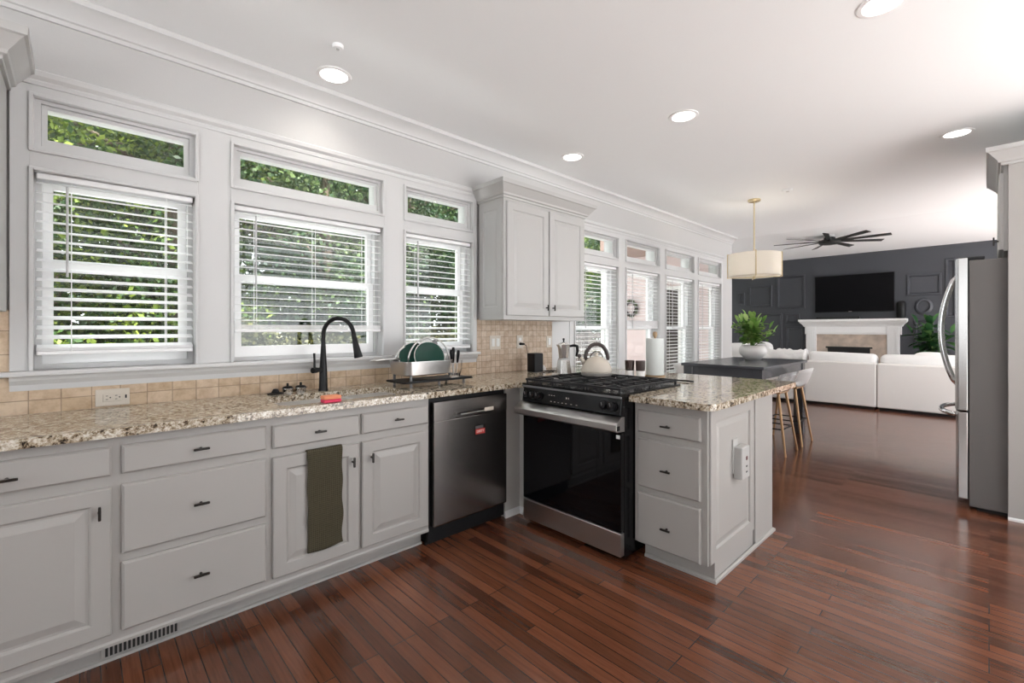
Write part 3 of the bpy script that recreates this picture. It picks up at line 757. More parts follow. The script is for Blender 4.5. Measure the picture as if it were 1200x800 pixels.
obj('plug_body', cyl(NB(), (2.802, W-.021, 1.150), (2.795, W-.075, 1.150), .013, .009, 12), 'blackplastic', t2)
obj('cord', tube(NB(), [(2.795, W-.075, 1.15), (2.80, W-.10, 1.135), (2.812, W-.10, 1.08), (2.815, W-.10, 1.0), (2.83, W-.095, .93), (2.90, W-.085, .919), (2.98, W-.10, .919)], .0025, 6), 'blackplastic', t2, smooth=True)
t = plate('light_switch', 'single almond rocker switch at the right end of the tile', 'switch', 3.150, 3.228, 1.108, 1.215)
obj('rocker', bx(3.172, 3.206, W-.023, W-.0175, 1.13, 1.195, bev=.003), 'white', t)
# black speaker box
t = thing('smart_speaker', 'small upright black box speaker on the counter against the tile', 'speaker', (2.81, 2.66, .914))
b = NB(); box(b, 2.755, 2.865, 2.62, 2.71, .916, 1.075, bev=.008, seg=3); obj('housing', b, 'blackplastic', t)
obj('base_ring', bx(2.76, 2.86, 2.625, 2.705, .914, .918), 'greyplastic', t)
# cable heap + small light jar
tag(obj('charging_cable', tube(NB(), [(2.86+.13*u/24+.02*math.cos(u), 2.60+.035*math.sin(u*.9), .918+.004*abs(math.sin(u*.5))) for u in range(25)], .0028, 6), 'blackplastic', smooth=True), 'loose black cable looped on the counter beside the black speaker', 'cable')
b = NB(); lathe(b, (2.93, 2.68, .914), [(0, 0), (.018, 0), (.022, .012), (.02, .03), (.012, .04), (.01, .05), (0, .052)], 16)
tag(obj('cream_jar', b, 'bowl', smooth=40), 'tiny cream-coloured jar on the counter right of the black speaker', 'jar')

# ------------------------------------------------------------------ MOKA POT, KETTLE
mx, my, mz = 2.51, 2.10, .959
S = 1.0
K_ = .84
t = thing('moka_pot', 'octagonal silver moka pot with black handle on the back left burner', 'moka pot', (mx, my, mz))
obj('boiler', lathe(NB(), (mx, my, mz), [(0, 0), (0.05712, 0), (0.0588, 0.00504), (0.04536, 0.09912), (0.04368, 0.10248), (0, 0.10248)], 8, rot=.35), 'alu', t, bev=.002)
obj('collar', lathe(NB(), (mx, my, mz), [(0, 0.10248), (0.03948, 0.10248), (0.03948, 0.11256), (0, 0.11256)], 24), 'steel', t, smooth=40)
b = NB(); lathe(b, (mx, my, mz), [(0, 0.11256), (0.03528, 0.11256), (0.04704, 0.2058), (0.04788, 0.21), (0.042, 0.21504), (0.0168, 0.2268), (0, 0.22848)], 8, rot=.35)
prism(b, [(mx-.044, mz+.21), (mx-.038, mz+.176), (mx-.071, mz+.212)], 1, my-.012, my+.012)
obj('jug', b, 'alu', t, bev=.002)
obj('lid_knob', lathe(NB(), (mx, my, mz), [(0, 0.2268), (0.00588, 0.22848), (0.00504, 0.2394), (0.0084, 0.24528), (0.00672, 0.25452), (0, 0.2562)], 12), 'blackplastic', t, smooth=40)
hd = Vector((.72, -.69, 0))
def hp(r, z): return tuple(Vector((mx, my, mz+z*.84))+hd*r*.84)
obj('handle', tube(NB(), [hp(.05, .236), hp(.085, .242), hp(.115, .236), hp(.118, .20), hp(.108, .15)], [.008, .010, .012, .011, .007], 8), 'blackplastic', t, smooth=True)
kx, ky, kz = 2.60, 1.88, .959
t = thing('kettle', 'cream whistling kettle with a brown hoop handle on the back burner', 'kettle', (kx, ky, kz))
k = 1.06
obj('base_band', lathe(NB(), (kx, ky, kz), [(0, 0), (.095*k, 0), (.100*k, .006), (.101*k, .022), (.098*k, .024), (0, .024)], 40), 'kettlebase', t, smooth=40)
obj('body', lathe(NB(), (kx, ky, kz), [(0, .02), (.098*k, .023), (.1*k, .035), (.096*k, .055), (.084*k, .085), (.066*k, .108), (.05*k, .118), (.047*k, .121), (0, .121)], 40), 'kettle', t, smooth=True)
obj('lid', lathe(NB(), (kx, ky, kz), [(0, .119), (.045*k, .120), (.04*k, .127), (.012, .134), (.009, .143), (.014, .15), (.012, .158), (0, .16)], 32), 'kettle', t, smooth=40)
hv = Vector((.70, -.71, 0))
pts = [tuple(Vector((kx, ky, kz+.112))+hv*(.078*math.cos(a))+Z*(.105*math.sin(a))) for a in [PI*(-.02)+PI*1.04*i/20 for i in range(21)]]
obj('handle', tube(NB(), pts, [.010]+[.0135]*19+[.010], 10), 'kettlehandle', t, smooth=True)
pts = [tuple(Vector((kx, ky, kz+.115))+hv*(.045*math.cos(a))+Z*(.05*math.sin(a))) for a in [PI*i/10 for i in range(11)]]
obj('lid_bail', tube(NB(), pts, .004, 8), 'kettlehandle', t, smooth=True)
sv = Vector((-.70, .71, 0)); p = Vector((kx, ky, kz))
obj('spout', tube(NB(), [p+sv*.08+Z*.085, p+sv*.105+Z*.115, p+sv*.115+Z*.128], [.02, .014, .012], 12), 'kettle', t, smooth=True)
obj('whistle', tube(NB(), [p+sv*.113+Z*.126, p+sv*.128+Z*.143], [.014, .013], 12), 'kettlehandle', t, smooth=40)

# ------------------------------------------------------------------ TUMBLERS, PAPER TOWEL, SPATULA
for (cx, cy, lab) in ((3.03, 1.885, 'drinking glass with dark upper half behind the range, nearer the kettle'), (3.05, 1.805, 'drinking glass with dark upper half behind the range, nearer the paper towel')):
    t = thing('drinking_glass', lab, 'glass', (cx, cy, .914), 'drinking glasses behind the range')
    obj('base', lathe(NB(), (cx, cy, .9145), [(0, 0), (.029, 0), (.031, .01), (.033, .052), (0, .052)], 24), 'glow_white', t, smooth=40)
    obj('bowl', lathe(NB(), (cx, cy, .9145), [(.033, .052), (.037, .128), (.035, .128), (.031, .056), (0, .054)], 24), 'smoke', t, smooth=40)
px_, py_ = 3.23, 1.785
t = thing('paper_towel_holder', 'upright paper towel roll on a stand behind the range', 'paper towel', (px_, py_, .914))
obj('stand', lathe(NB(), (px_, py_, .914), [(0, 0), (.075, 0), (.075, .008), (.01, .012), (.008, .30), (0, .30)], 28), 'wood', t, smooth=40)
obj('roll', lathe(NB(), (px_, py_, .914), [(.02, .013), (.066, .013), (.067, .02), (.067, .29), (.066, .293), (.02, .293)], 40), 'towelpaper', t, smooth=40)
obj('finial', lathe(NB(), (px_, py_, .914), [(0, .30), (.008, .30), (.016, .315), (.018, .33), (.012, .345), (0, .347)], 20), 'wood', t, smooth=40)
t = thing('spatula', 'flat black spatula lying on the granite just right of the range', 'utensil', (3.06, 1.40, .914))
b = NB(); box(b, 2.97, 3.04, 1.58, 1.68, .915, .918, bev=.001); obj('blade', b, 'blackplastic', t)
obj('handle', tube(NB(), [(3.005, 1.60, .918), (3.012, 1.55, .922), (3.03, 1.44, .923), (3.035, 1.39, .921)], [.004, .005, .006, .005], 8), 'blackplastic', t, smooth=True)

# ------------------------------------------------------------------ DISH RACK and dishes
def rrect(x0, x1, y0, y1, r, n=5):
    out = []
    for cx, cy, a in ((x1-r, y0+r, -90), (x1-r, y1-r, 0), (x0+r, y1-r, 90), (x0+r, y0+r, 180)):
        for k in range(n): an = math.radians(a+90*k/(n-1)); out.append((cx+r*math.cos(an), cy+r*math.sin(an)))
    return out
rx0, rx1, ry0, ry1 = 1.455, 1.80, 2.46, 2.69
t = thing('dish_rack', 'stainless dish rack on black legs with a drain tray right of the sink', 'dish rack', ((rx0+rx1)/2, 2.56, .914))
b = NB(); rings = []
for ins, z in ((.02, .985), (.0, .992), (-.006, 1.070), (-.011, 1.072), (-.011, 1.076), (-.004, 1.076), (.004, .998), (.02, .990)):
    rings.append([b.verts.new((x, y, z)) for x, y in rrect(rx0+ins, rx1-ins, ry0+ins, ry1-ins, .045)])
for a, c in zip(rings, rings[1:]):
    for i in range(len(a)): j = (i+1) % len(a); b.faces.new((a[i], a[j], c[j], c[i]))
b.faces.new(rings[0][::-1]); b.faces.new(rings[-1])
obj('basket', b, 'steel', t, smooth=40)
b = NB(); prism(b, rrect(1.43, 1.98, 2.455, 2.70, .03), 2, .942, .950)
for q in (0,): sweep(b, [(1.46, 2.455), (1.95, 2.455)], [(0, .95), (.006, .95), (.006, .958), (0, .958)])
obj('drain_tray', b, 'blackplastic', t)
for lx, ly in ((1.49, 2.475), (1.49, 2.68), (1.90, 2.475), (1.90, 2.68), (1.70, 2.475)):
    obj('leg', cyl(NB(), (lx, ly, .914), (lx, ly, .988 if lx < 1.7 else .955), .009, seg=10), 'greyplastic', t)
b = NB()
for yy in (2.50, 2.66):
    pts = [(1.64+.155*math.cos(a), yy, 1.075+.150*math.sin(a)) for a in [PI*i/16 for i in range(17)]]
    if yy > 2.6: pts = [(p[0], p[1], 1.075+(p[2]-1.075)*.7) for p in pts]
    tube(b, pts, .0055, 8)
for k in range(8): tube(b, [(1.50+.036*k, 2.485, .995), (1.50+.036*k, 2.675, .995)], .002, 6)
obj('wire_frame', b, 'steel', t, smooth=True)
def plate_disc(name, c, r, nrm, depth, m, label, cat, rimm=None, group=None):
    t = thing(name, label, cat, c, group)
    b = NB(); lathe(b, (0, 0, 0), [(0, 0), (r*.62, 0), (r*.95, depth), (r, depth), (r, depth+.004), (r*.94, depth+.004), (r*.6, .004), (0, .004)], 40)
    q = Vector(nrm).to_track_quat('Z', 'Y').to_matrix().to_4x4(); q.translation = Vector(c)
    bmesh.ops.transform(b, matrix=q, verts=b.verts)
    obj('dish', b, m, t, smooth=True)
    if rimm:
        b = NB(); tube(b, [(r*math.cos(2*PI*i/40), r*math.sin(2*PI*i/40), depth+.002) for i in range(40)], .003, 6, closed=True)
        bmesh.ops.transform(b, matrix=q, verts=b.verts); obj('rim', b, rimm, t, smooth=True)
    return t, q
gD = 'green enamel dishes in the rack'
t, q = plate_disc('green_pan', (1.665, 2.54, 1.095), .102, (-.25, -1, .42), .012, 'green', 'green round plate with pale rim at the front of the dish rack', 'plate', 'alu', gD)
t, q = plate_disc('green_pan', (1.60, 2.62, 1.09), .10, (-.45, -1, .45), .012, 'green', 'green skillet behind the front green plate, handle pointing left over the rack rim', 'pan', 'alu', gD)
h0 = Vector((1.50, 2.63, 1.085)); obj('handle', tube(NB(), [h0, h0+Vector((-.03, 0, .004)), h0+Vector((-.16, .0, .0)), h0+Vector((-.20, 0, -.002))], [.006, .008, .009, .006], 10), 'steel', t, smooth=True)
t, q = plate_disc('pot_lid', (1.71, 2.61, 1.11), .105, (.25, -1, .3), .010, 'acrylic', 'clear glass pot lid standing behind the green plates in the rack', 'lid', 'steel')
obj('lid_knob', cyl(NB(), (1.72, 2.585, 1.18), (1.727, 2.562, 1.188), .018, .024, 14), 'greyplastic', t)
# cutlery holder
hx, hy = 1.855, 2.52
t = thing('cutlery_cup', 'clear ribbed cutlery cup at the right end of the dish rack tray', 'cup', (hx, hy, .95))
b = NB(); lathe(b, (hx, hy, .9505), [(0, 0), (.032, 0), (.038, .01), (.052, .06), (.056, .12), (.054, .12), (.050, .06), (.034, .014), (0, .012)], 16)
obj('cup', b, 'glass', t)
for k, (dx, dy, hh, lab) in enumerate(((-.02, .0, .19, 'black-handled utensil in the clear cup, leaning left'), (.0, .012, .205, 'tallest black-handled utensil in the clear cup'), (.022, -.005, .185, 'black-handled utensil in the clear cup, leaning right'))):
    u = thing('utensil', lab, 'utensil', (hx+dx*.5, hy+dy, .963), 'utensils in the clear cup')
    obj('shaft', cyl(NB(), (hx+dx*.3, hy+dy*.5, .965), (hx+dx, hy+dy, .95+.10), .004, seg=8), 'steel', u)
    obj('grip', tube(NB(), [(hx+dx, hy+dy, 1.05), (hx+dx*1.3, hy+dy, .95+hh-.02), (hx+dx*1.4, hy+dy, .95+hh)], [.006, .012, .008], 8), 'blackplastic', u, smooth=True)

# ------------------------------------------------------------------ UPPER CABINETS
UCROWN = [(0, 2.285), (.012, 2.285), (.014, 2.30), (.026, 2.305), (.030, 2.318), (.072, 2.368), (.082, 2.372), (.084, 2.402), (0, 2.402)]
ux0, ux1, uy = 2.335, 3.335, 2.545
t = thing('upper_cabinet', 'white two-door wall cabinet with crown, between the sink windows and the tall windows', 'cabinet', (2.83, 2.7, 1.35))
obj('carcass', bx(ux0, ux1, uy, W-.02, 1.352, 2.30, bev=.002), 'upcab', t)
obj('crown', sweep(NB(), [(ux0, W-.004), (ux0, uy), (ux1, uy), (ux1, W-.004)], UCROWN), 'upcab', t)
for a, c, hx_ in ((2.358, 2.829, 2.795), (2.841, 3.312, 2.878)):
    d = obj('door', panel(NB(), (a, uy, 1.385), X, Z, c-a, .875, DOOR), 'upcab', t); pull(d, (hx_, uy-.019, 1.455), Z, -Y, .05, 'door_pull')
o = obj('side_panel', panel(NB(), (ux0, W-.03, 1.40), -Y, Z, .27, .86, [(0, 0), (0, .006), (.05, .006), (.056, .001), (.062, .001), (.075, .005)]), 'upcab', t)
b = NB()
t = thing('upper_cabinet', 'white wall cabinet cut off at the left edge of the picture', 'cabinet', (-.5, 2.7, 1.35))
LX = -.222
obj('carcass', bx(-.95, LX, 2.545, W-.02, 1.352, 2.30, bev=.002), 'upcab', t)
obj('crown', sweep(NB(), [(-.95, 2.545), (LX, 2.545), (LX, W-.004)], UCROWN), 'upcab', t)
d = obj('door', panel(NB(), (-.68, 2.545, 1.385), X, Z, .44, .875, DOOR), 'upcab', t); pull(d, (-.64, 2.526, 1.455), Z, -Y, .05, 'door_pull')

# ------------------------------------------------------------------ FRIDGE, tall panel, cabinet over fridge
fx0, fx1 = 4.555, 5.46
t = thing('refrigerator', 'stainless french-door refrigerator with grey side, at the right', 'refrigerator', (5.0, -.3, 0))
obj('case', bx(fx0, fx1, -.68, .098, .028, 1.765, bev=.004), 'fridgeside', t)
obj('base_grille', bx(fx0+.03, fx1-.03, -.66, .06, .0, .03), 'blackplastic', t)
def fdoor(name, xa, xb, za, zb):
    b = NB(); prof = []
    n = 8; y0_, y1_ = .104, .165
    for i in range(n+1):
        u = i/n; x = xa+(xb-xa)*u; prof.append((x, y1_+.010*math.sin(PI*u)-(.012 if i in (0, n) else 0)))
    pts = [(xa, y0_)]+prof+[(xb, y0_)]
    return obj(name, prism(b, pts, 2, za, zb), 'fridgedoor', t, bev=.004)
xm = (fx0+fx1)/2
d1 = fdoor('door', fx0, xm-.003, .70, 1.785); d2 = fdoor('door', xm+.003, fx1, .70, 1.785); d3 = fdoor('freezer_drawer', fx0, fx1, .075, .688)
def fhandle(parent, x):
    pts = [(x, .17+.095*math.sin(PI*u)**.75 if 0 < u < 1 else .165, .84+.86*u) for u in [i/20 for i in range(21)]]
    b = tube(NB(), pts, [.012]+[.017]*19+[.012], 12); return obj('handle', b, 'chrome', parent, smooth=True)
fhandle(d1, xm-.055); fhandle(d2, xm+.055)
pts = [(fx0+.12+.66*u, .165+.10*math.sin(PI*u)**.6 if 0 < u < 1 else .168, .655) for u in [i/16 for i in range(17)]]
obj('handle', tube(NB(), pts, .017, 12), 'chrome', d3, smooth=True)
obj('hinge_cover', bx(fx0+.005, fx0+.12, .02, .15, 1.765, 1.79, bev=.004), 'blackplastic', t)
obj('gasket', bx(fx0+.006, fx1-.006, .096, .106, .08, 1.78), 'blackplastic', t)
t = thing('pantry_panel', 'tall white cabinet end panel standing beside the refrigerator', 'panel', (4.53, -.45, 0))
obj('panel_board', bx(4.515, 4.548, -.80, -.088, .0, 2.405, bev=.002), 'cab', t)
obj('shoe_moulding', sweep(NB(), [(4.515, -.088), (4.515, -.80)], [(0, 0), (.014, 0), (.012, .012), (.004, .02), (0, .02)]), 'trim', t)
t = thing('over_fridge_cabinet', 'white wall cabinet above the refrigerator with crown moulding', 'cabinet', (5.0, -.4, 1.82))
obj('carcass', bx(4.55, 5.50, -.79, -.068, 1.81, 2.405, bev=.002), 'upcab', t)
for a, c, h_ in ((4.556, 5.02, 4.60), (5.03, 5.49, None)):
    d = obj('door', panel(NB(), (c, -.068, 1.822), -X, Z, c-a, .52, [(i, h*1.15) for i, h in DOOR]), 'upcab', t); h_ and pull(d, (h_, -.046, 1.885), Z, Y, .06, 'door_pull')
UC2 = [(d_, z+.10) for d_, z in UCROWN]
UC2[0] = (0, 2.385)
obj('crown', sweep(NB(), [(5.50, -.79), (5.50, -.068), (4.515, -.068), (4.515, -.80)][::-1], [(-a, z) for a, z in UC2]), 'upcab', t)

# ------------------------------------------------------------------ CEILING LIGHTS
for (x, y, lab) in ((1.06, 2.60, 'round recessed ceiling light over the sink'), (3.0, 1.445, 'round recessed ceiling light above the peninsula'),
                    (3.03, 2.44, 'round recessed ceiling light in front of the two-door wall cabinet'), (4.74, .165, 'round recessed ceiling light in front of the refrigerator'), (2.61, .33, 'round recessed ceiling light cut by the top edge of the picture')):
    t = thing('recessed_light', lab, 'ceiling light', (x, y, CH), 'recessed ceiling lights')
    b = NB(); lathe(b, (x, y, CH), [(.072, -.001), (.076, -.006), (.094, -.004), (.097, 0)], 40); obj('trim_ring', b, 'glow_white', t, smooth=40)
    obj('lens', lathe(NB(), (x, y, CH), [(0, -.006), (.06, -.006), (.074, -.003), (.074, -.001)], 32), 'lampglow', t)
    L = bpy.data.lights.new('recessed_lamp', 'SPOT'); L.energy = CAN_W; L.spot_size = math.radians(150); L.spot_blend = .9; L.shadow_soft_size = .07; L.color = (1, .93, .84)
    lo = bpy.data.objects.new('recessed_lamp', L); COL.objects.link(lo); lo.parent = t; lo.location = (0, 0, -.03)
for (x, y, lab) in ((5.37, 1.454, 'small round white smoke detector on the ceiling near the pendant'), (.963, 2.311, 'small round white sprinkler cover on the ceiling near the crown')):
    t = thing('ceiling_disc', lab, 'detector', (x, y, CH)); r = .05 if x > 5 else .028
    obj('cover', lathe(NB(), (x, y, CH), [(r, 0), (r, -.01), (r*.85, -.018), (0, -.02)], 28), 'ceiling', t, smooth=40)
    obj('sensor', lathe(NB(), (x, y, CH), [(r*.3, -.019), (r*.28, -.024), (0, -.025)], 20), 'trim', t, smooth=40)

# ------------------------------------------------------------------ PENDANT
cx, cy = 5.52, 1.83
t = thing('pendant_lamp', 'gold-framed linen drum pendant hanging over the dark table', 'pendant light', (cx, cy, CH))
obj('canopy', lathe(NB(), (cx, cy, CH), [(0, 0), (.065, 0), (.065, -.018), (.06, -.022), (0, -.022)], 32), 'brass', t, smooth=40)
obj('rod', cyl(NB(), (cx, cy, CH-.02), (cx, cy, 1.90), .007, seg=12), 'brass', t)
zs0, zs1, R = 1.875, 2.125, .265
b = NB(); lathe(b, (cx, cy, 0), [(R, zs0), (R, zs1), (R-.004, zs1), (R-.004, zs0)], 64); lathe(b, (cx, cy, 0), [(0, zs0+.012), (R-.005, zs0+.012), (R-.005, zs0+.010), (0, zs0+.010)], 64)
obj('shade', b, 'shade', t, smooth=40)
b = NB()
for k in range(4):
    a = math.radians(22+90*k); u = Vector((math.cos(a), math.sin(a), 0)); c = Vector((cx, cy, 0))
    tube(b, [c+u*(R+.008)+Z*(zs0-.012), c+u*(R+.008)+Z*(zs1+.012)], .006, 4)
    tube(b, [c+Z*(zs0-.012), c+u*(R+.01)+Z*(zs0-.012)], .005, 4); tube(b, [c+Z*(zs1+.008), c+u*(R+.01)+Z*(zs1+.008)], .005, 4)
cyl(b, (cx, cy, zs0-.03), (cx, cy, zs0-.0), .012, seg=12)
obj('gold_frame', b, 'brass', t)
L = bpy.data.lights.new('pendant_bulb', 'POINT'); L.energy = 9; L.shadow_soft_size = .05; L.color = (1, .91, .78)
lo = bpy.data.objects.new('pendant_bulb', L); COL.objects.link(lo); lo.parent = t; lo.location = Vector((cx+.07, cy-.05, 2.0))-Vector((cx, cy, CH))
obj('bulb', lathe(NB(), (cx+.07, cy-.05, 2.0), [(0, .03), (.02, .02), (.025, 0), (.02, -.02), (0, -.03)], 16), emis('bulb_glow', (1, .85, .65), 12), t, smooth=True)
bpy.data.objects['pendant_bulb'].location.z += .0

# ------------------------------------------------------------------ TABLE and STOOLS
tx0, tx1, ty0, ty1, tz = 4.92, 6.48, 1.54, 2.40, .90
t = thing('counter_height_table', 'long dark counter-height table beyond the peninsula', 'table', ((tx0+tx1)/2, (ty0+ty1)/2, 0))
obj('tabletop', bx(tx0, tx1, ty0, ty1, tz-.03, tz, bev=.004), 'table', t)
b = NB(); i_ = .03
box(b, tx0+i_, tx1-i_, ty0+i_, ty0+i_+.025, tz-.13, tz-.03); box(b, tx0+i_, tx1-i_, ty1-i_-.025, ty1-i_, tz-.13, tz-.03)
box(b, tx0+i_, tx0+i_+.025, ty0+i_, ty1-i_, tz-.13, tz-.03); box(b, tx1-i_-.025, tx1-i_, ty0+i_, ty1-i_, tz-.13, tz-.03)
obj('apron', b, 'table', t)
for lx in (tx0+.02, tx1-.12):
    for ly in (ty0+.02, ty1-.12): obj('leg', bx(lx, lx+.10, ly, ly+.10, 0, tz-.031, bev=.003), 'table', t)

def stool(cx, cy, face, label, back):
    """face = +1 looks towards +y"""
    t = thing('bar_stool', label, 'stool', (cx, cy, 0), 'bar stools at the dark table'); sz = .635
    f = face
    # splayed legs
    for sx in (-1, 1):
        for sy in (-1, 1):
            top_ = Vector((cx+sx*.12, cy+sy*.11, sz)); ft = Vector((cx+sx*.20, cy+sy*.20, .0))
            obj('leg', tube(NB(), [ft, top_], [.010, .0145], 8), 'gold', t, smooth=40)
    b = NB(); q = .158; zz = .26
    pts = [(cx-q, cy-q, zz), (cx+q, cy-q, zz), (cx+q, cy+q, zz), (cx-q, cy+q, zz)]
    for i in range(4): tube(b, [pts[i], pts[(i+1) % 4]], .008, 6)
    obj('footrest', b, 'blackplastic', t)
    # moulded shell: seat with a low wrap back
    b = NB(); nu, nv = 10, 12; rows = []
    for j in range(nv+1):
        v_ = j/nv; row = []
        for i in range(nu+1):
            u = i/nu*2-1
            if v_ < .62:
                s = v_/.62; y = -.19+.36*s; z = .018*abs(u)**3+(.012*(1-s) if s < .2 else 0); hw = .195+.02*math.sin(PI*s)
                dy = 0
            else:
                s = (v_-.62)/.38; y = .17+.045*s+.03*math.sin(s*PI/2); z = .20*s*(1-.15*abs(u)**3)+.018*abs(u)**3*(1-s); hw = .215-.015*s; dy = -.10*abs(u)**2.5
            row.append(b.verts.new((cx+u*hw, cy-f*(y+(dy if v_ >= .62 else 0)), sz+.012+z)))
        rows.append(row)
    for a, c in zip(rows, rows[1:]):
        for i in range(nu): b.faces.new((a[i], a[i+1], c[i+1], c[i]))
    o = obj('seat_shell', b, 'shell' if back != 'clear' else 'acrylic', t, smooth=True); s = o.modifiers.new('solid', 'SOLIDIFY'); s.thickness = .01; s.offset = 1
    obj('seat_pad', bx(cx-.15, cx+.15, cy-.14, cy+.14, sz-.018, sz+.008, bev=.006, seg=2), 'gold', t)
    return t
stool(5.30, 1.60, 1, 'bar stool with clear low back nearest the peninsula, on the near side of the table', 'clear')
stool(5.88, 1.60, 1, 'bar stool with white shell on the near side of the table, beside the sofa', 'white')
stool(5.35, 2.42, -1, 'white shell stool on the window side of the table, nearer the range', 'white')
stool(5.95, 2.42, -1, 'white shell stool on the window side of the table, nearer the dark wall', 'white')

# ------------------------------------------------------------------ PLANTS
def leaf(b, base, d, L, Wd, droop, up=Vector((0, 0, 1))):
    d = Vector(d).normalized(); side = d.cross(up)
    if side.length < 1e-3: side = Vector((1, 0, 0))
    side.normalize(); n = side.cross(d)
    prev = None; K = 4
    for i in range(K+1):
        u = i/K; w = Wd*math.sin(PI*(u*.86+.07))**.8*.5 if i < K else 0.0
        c = Vector(base)+d*L*u-Vector((0, 0, droop*L*u*u))
        fold = n*w*.35
        row = [b.verts.new(c-side*w+fold), b.verts.new(c), b.verts.new(c+side*w+fold)] if w > 1e-4 else [b.verts.new(c)]
        if prev:
            if len(row) == 3 and len(prev) == 3:
                b.faces.new((prev[0], prev[1], row[1], row[0])); b.faces.new((prev[1], prev[2], row[2], row[1]))
            elif len(row) == 1 and len(prev) == 3:
                b.faces.new((prev[0], prev[1], row[0])); b.faces.new((prev[1], prev[2], row[0]))
        prev = row
def plant(t, cx, cy, z0, H, R_, nst, mleaf, seed, lsize=.11):
    rd = random.Random(seed); bl_ = NB(); bs = NB()
    for k in range(nst):
        az = rd.uniform(0, 2*PI); lean = rd.uniform(.0, .75); h = H*rd.uniform(.55, 1)*(1-.35*lean)
        tip = Vector((cx+math.cos(az)*lean*R_, cy+math.sin(az)*lean*R_, z0+h)); b0 = Vector((cx+rd.uniform(-.02, .02), cy+rd.uniform(-.02, .02), z0))
        tube(bs, [b0, b0.lerp(tip, .5)+Z*.02, tip], [.004, .003, .002], 5)
        n = int(6+h/H*7)
        for i in range(n):
            u = .2+.8*i/n; p = b0.lerp(tip, u); a = az+i*2.4+rd.uniform(-.4, .4)
            d = Vector((math.cos(a), math.sin(a), rd.uniform(-.05, .75)))
            leaf(bl_, p, d, lsize*rd.uniform(.7, 1.25), lsize*rd.uniform(.42, .6), rd.uniform(.1, .5))
        leaf(bl_, tip, Vector((math.cos(az)*.5, math.sin(az)*.5, 1)), lsize, lsize*.5, .1)
    obj('stems', bs, 'plantleaf', t); obj('leaves', bl_, mleaf, t, smooth=True)
bx_, by_ = 6.05, 2.02
t = thing('potted_plant', 'leafy green plant in a white bowl planter on the dark table', 'plant', (bx_, by_, tz))
obj('planter_bowl', lathe(NB(), (bx_, by_, tz), [(0, 0), (.07, 0), (.085, .006), (.145, .065), (.158, .105), (.15, .145), (.125, .178), (.118, .178), (.142, .14), (.148, .105), (.13, .06), (0, .04)], 40), 'bowl', t, smooth=True)
obj('soil', lathe(NB(), (bx_, by_, tz), [(0, .162), (.128, .158), (.128, .15), (0, .15)], 24), 'soil', t)
plant(t, bx_, by_, tz+.16, .42, .30, 24, 'plantleaf', 3, .12)
gx, gy = 11.9, .75
t = thing('potted_plant', 'green fern-like plant beside the fireplace, seen past the refrigerator handle', 'plant', (gx, gy, 0))
obj('planter', lathe(NB(), (gx, gy, 0), [(0, 0), (.17, 0), (.20, .02), (.24, .75), (.22, .75), (.19, .70), (0, .70)], 32), 'bowl', t, smooth=40)
plant(t, gx, gy, .72, .90, .52, 10, 'fernleaf', 9, .24)

# ------------------------------------------------------------------ SOFA
def rbox(x0, x1, y0, y1, z0, z1, r, seg=3): return bx(x0, x1, y0, y1, z0, z1, bev=r, seg=seg)
def crease_top(b, amp, seed):
    rd = random.Random(seed); ph = rd.uniform(0, 6)
    bmesh.ops.subdivide_edges(b, edges=[e for e in b.edges if e.calc_length() > .25], cuts=6, use_grid_fill=True)
    return b
sofas = [(.23, 1.222, 'white fabric sofa section nearest the refrigerator, back to the kitchen'), (1.228, 2.205, 'white fabric sofa section in the middle, in front of the fireplace'), (2.211, 3.25, 'white fabric sofa section partly hidden behind the dark table')]
for (a, c, lab) in sofas:
    t = thing('sofa_section', lab, 'sofa', (9.5, (a+c)/2, 0), 'sectional sofa sections')
    obj('base', rbox(9.12, 10.1, a, c, .04, .42, .02), 'sofa', t)
    obj('back_frame', rbox(9.10, 9.30, a, c, .042, .735, .022), 'sofa', t)
    obj('plinth', bx(9.13, 10.07, a+.03, c-.03, 0, .045), 'blackplastic', t)
    obj('seat_cushion', rbox(9.32, 10.12, a+.01, c-.01, .42, .56, .04), 'sofa', t)
    b = rbox(9.27, 9.52, a+.015, c-.015, .54, .885, .07, 4)
    for v_ in b.verts:
        if v_.co.z > .8: v_.co.z += .018*math.sin(v_.co.y*9)
    obj('back_cushion', b, 'pillow', t, smooth=True)
t = thing('sofa_section', 'white corner sofa section behind the plant bowl, along the window side', 'sofa', (10.4, 3.75, 0), 'sectional sofa sections')
obj('base', rbox(9.12, 11.48, 3.26, 4.3, .04, .42, .02), 'sofa', t)
obj('back_frame', rbox(9.10, 11.5, 4.1, 4.3, .042, .735, .022), 'sofa', t); obj('back_frame', rbox(9.10, 9.30, 3.26, 4.09, .042, .735, .022), 'sofa', t)
obj('plinth', bx(9.13, 11.47, 3.29, 4.27, 0, .045), 'blackplastic', t)
obj('seat_cushion', rbox(9.32, 11.48, 3.27, 4.08, .42, .56, .04), 'sofa', t)
obj('back_cushion', rbox(9.6, 11.4, 3.88, 4.12, .54, .90, .07, 4), 'pillow', t, smooth=True)
def cushion(c, sx, sy, sz, rz, rx, label, grp):
    b = NB(); bmesh.ops.create_uvsphere(b, u_segments=24, v_segments=14, radius=1)
    for v_ in b.verts:
        x, y, z = v_.co
        s = lambda q: math.copysign(abs(q)**.55, q)
        v_.co = Vector((s(x)*sx, y*sy, s(z)*sz))
    m_ = Matrix.Translation(c) @ Matrix.Rotation(rz, 4, 'Z') @ Matrix.Rotation(rx, 4, 'X'); bmesh.ops.transform(b, matrix=m_, verts=b.verts)
    tag(obj('throw_pillow', b, 'pillow', smooth=True), label, 'pillow', grp)
gp = 'white throw pillows on the sofa'
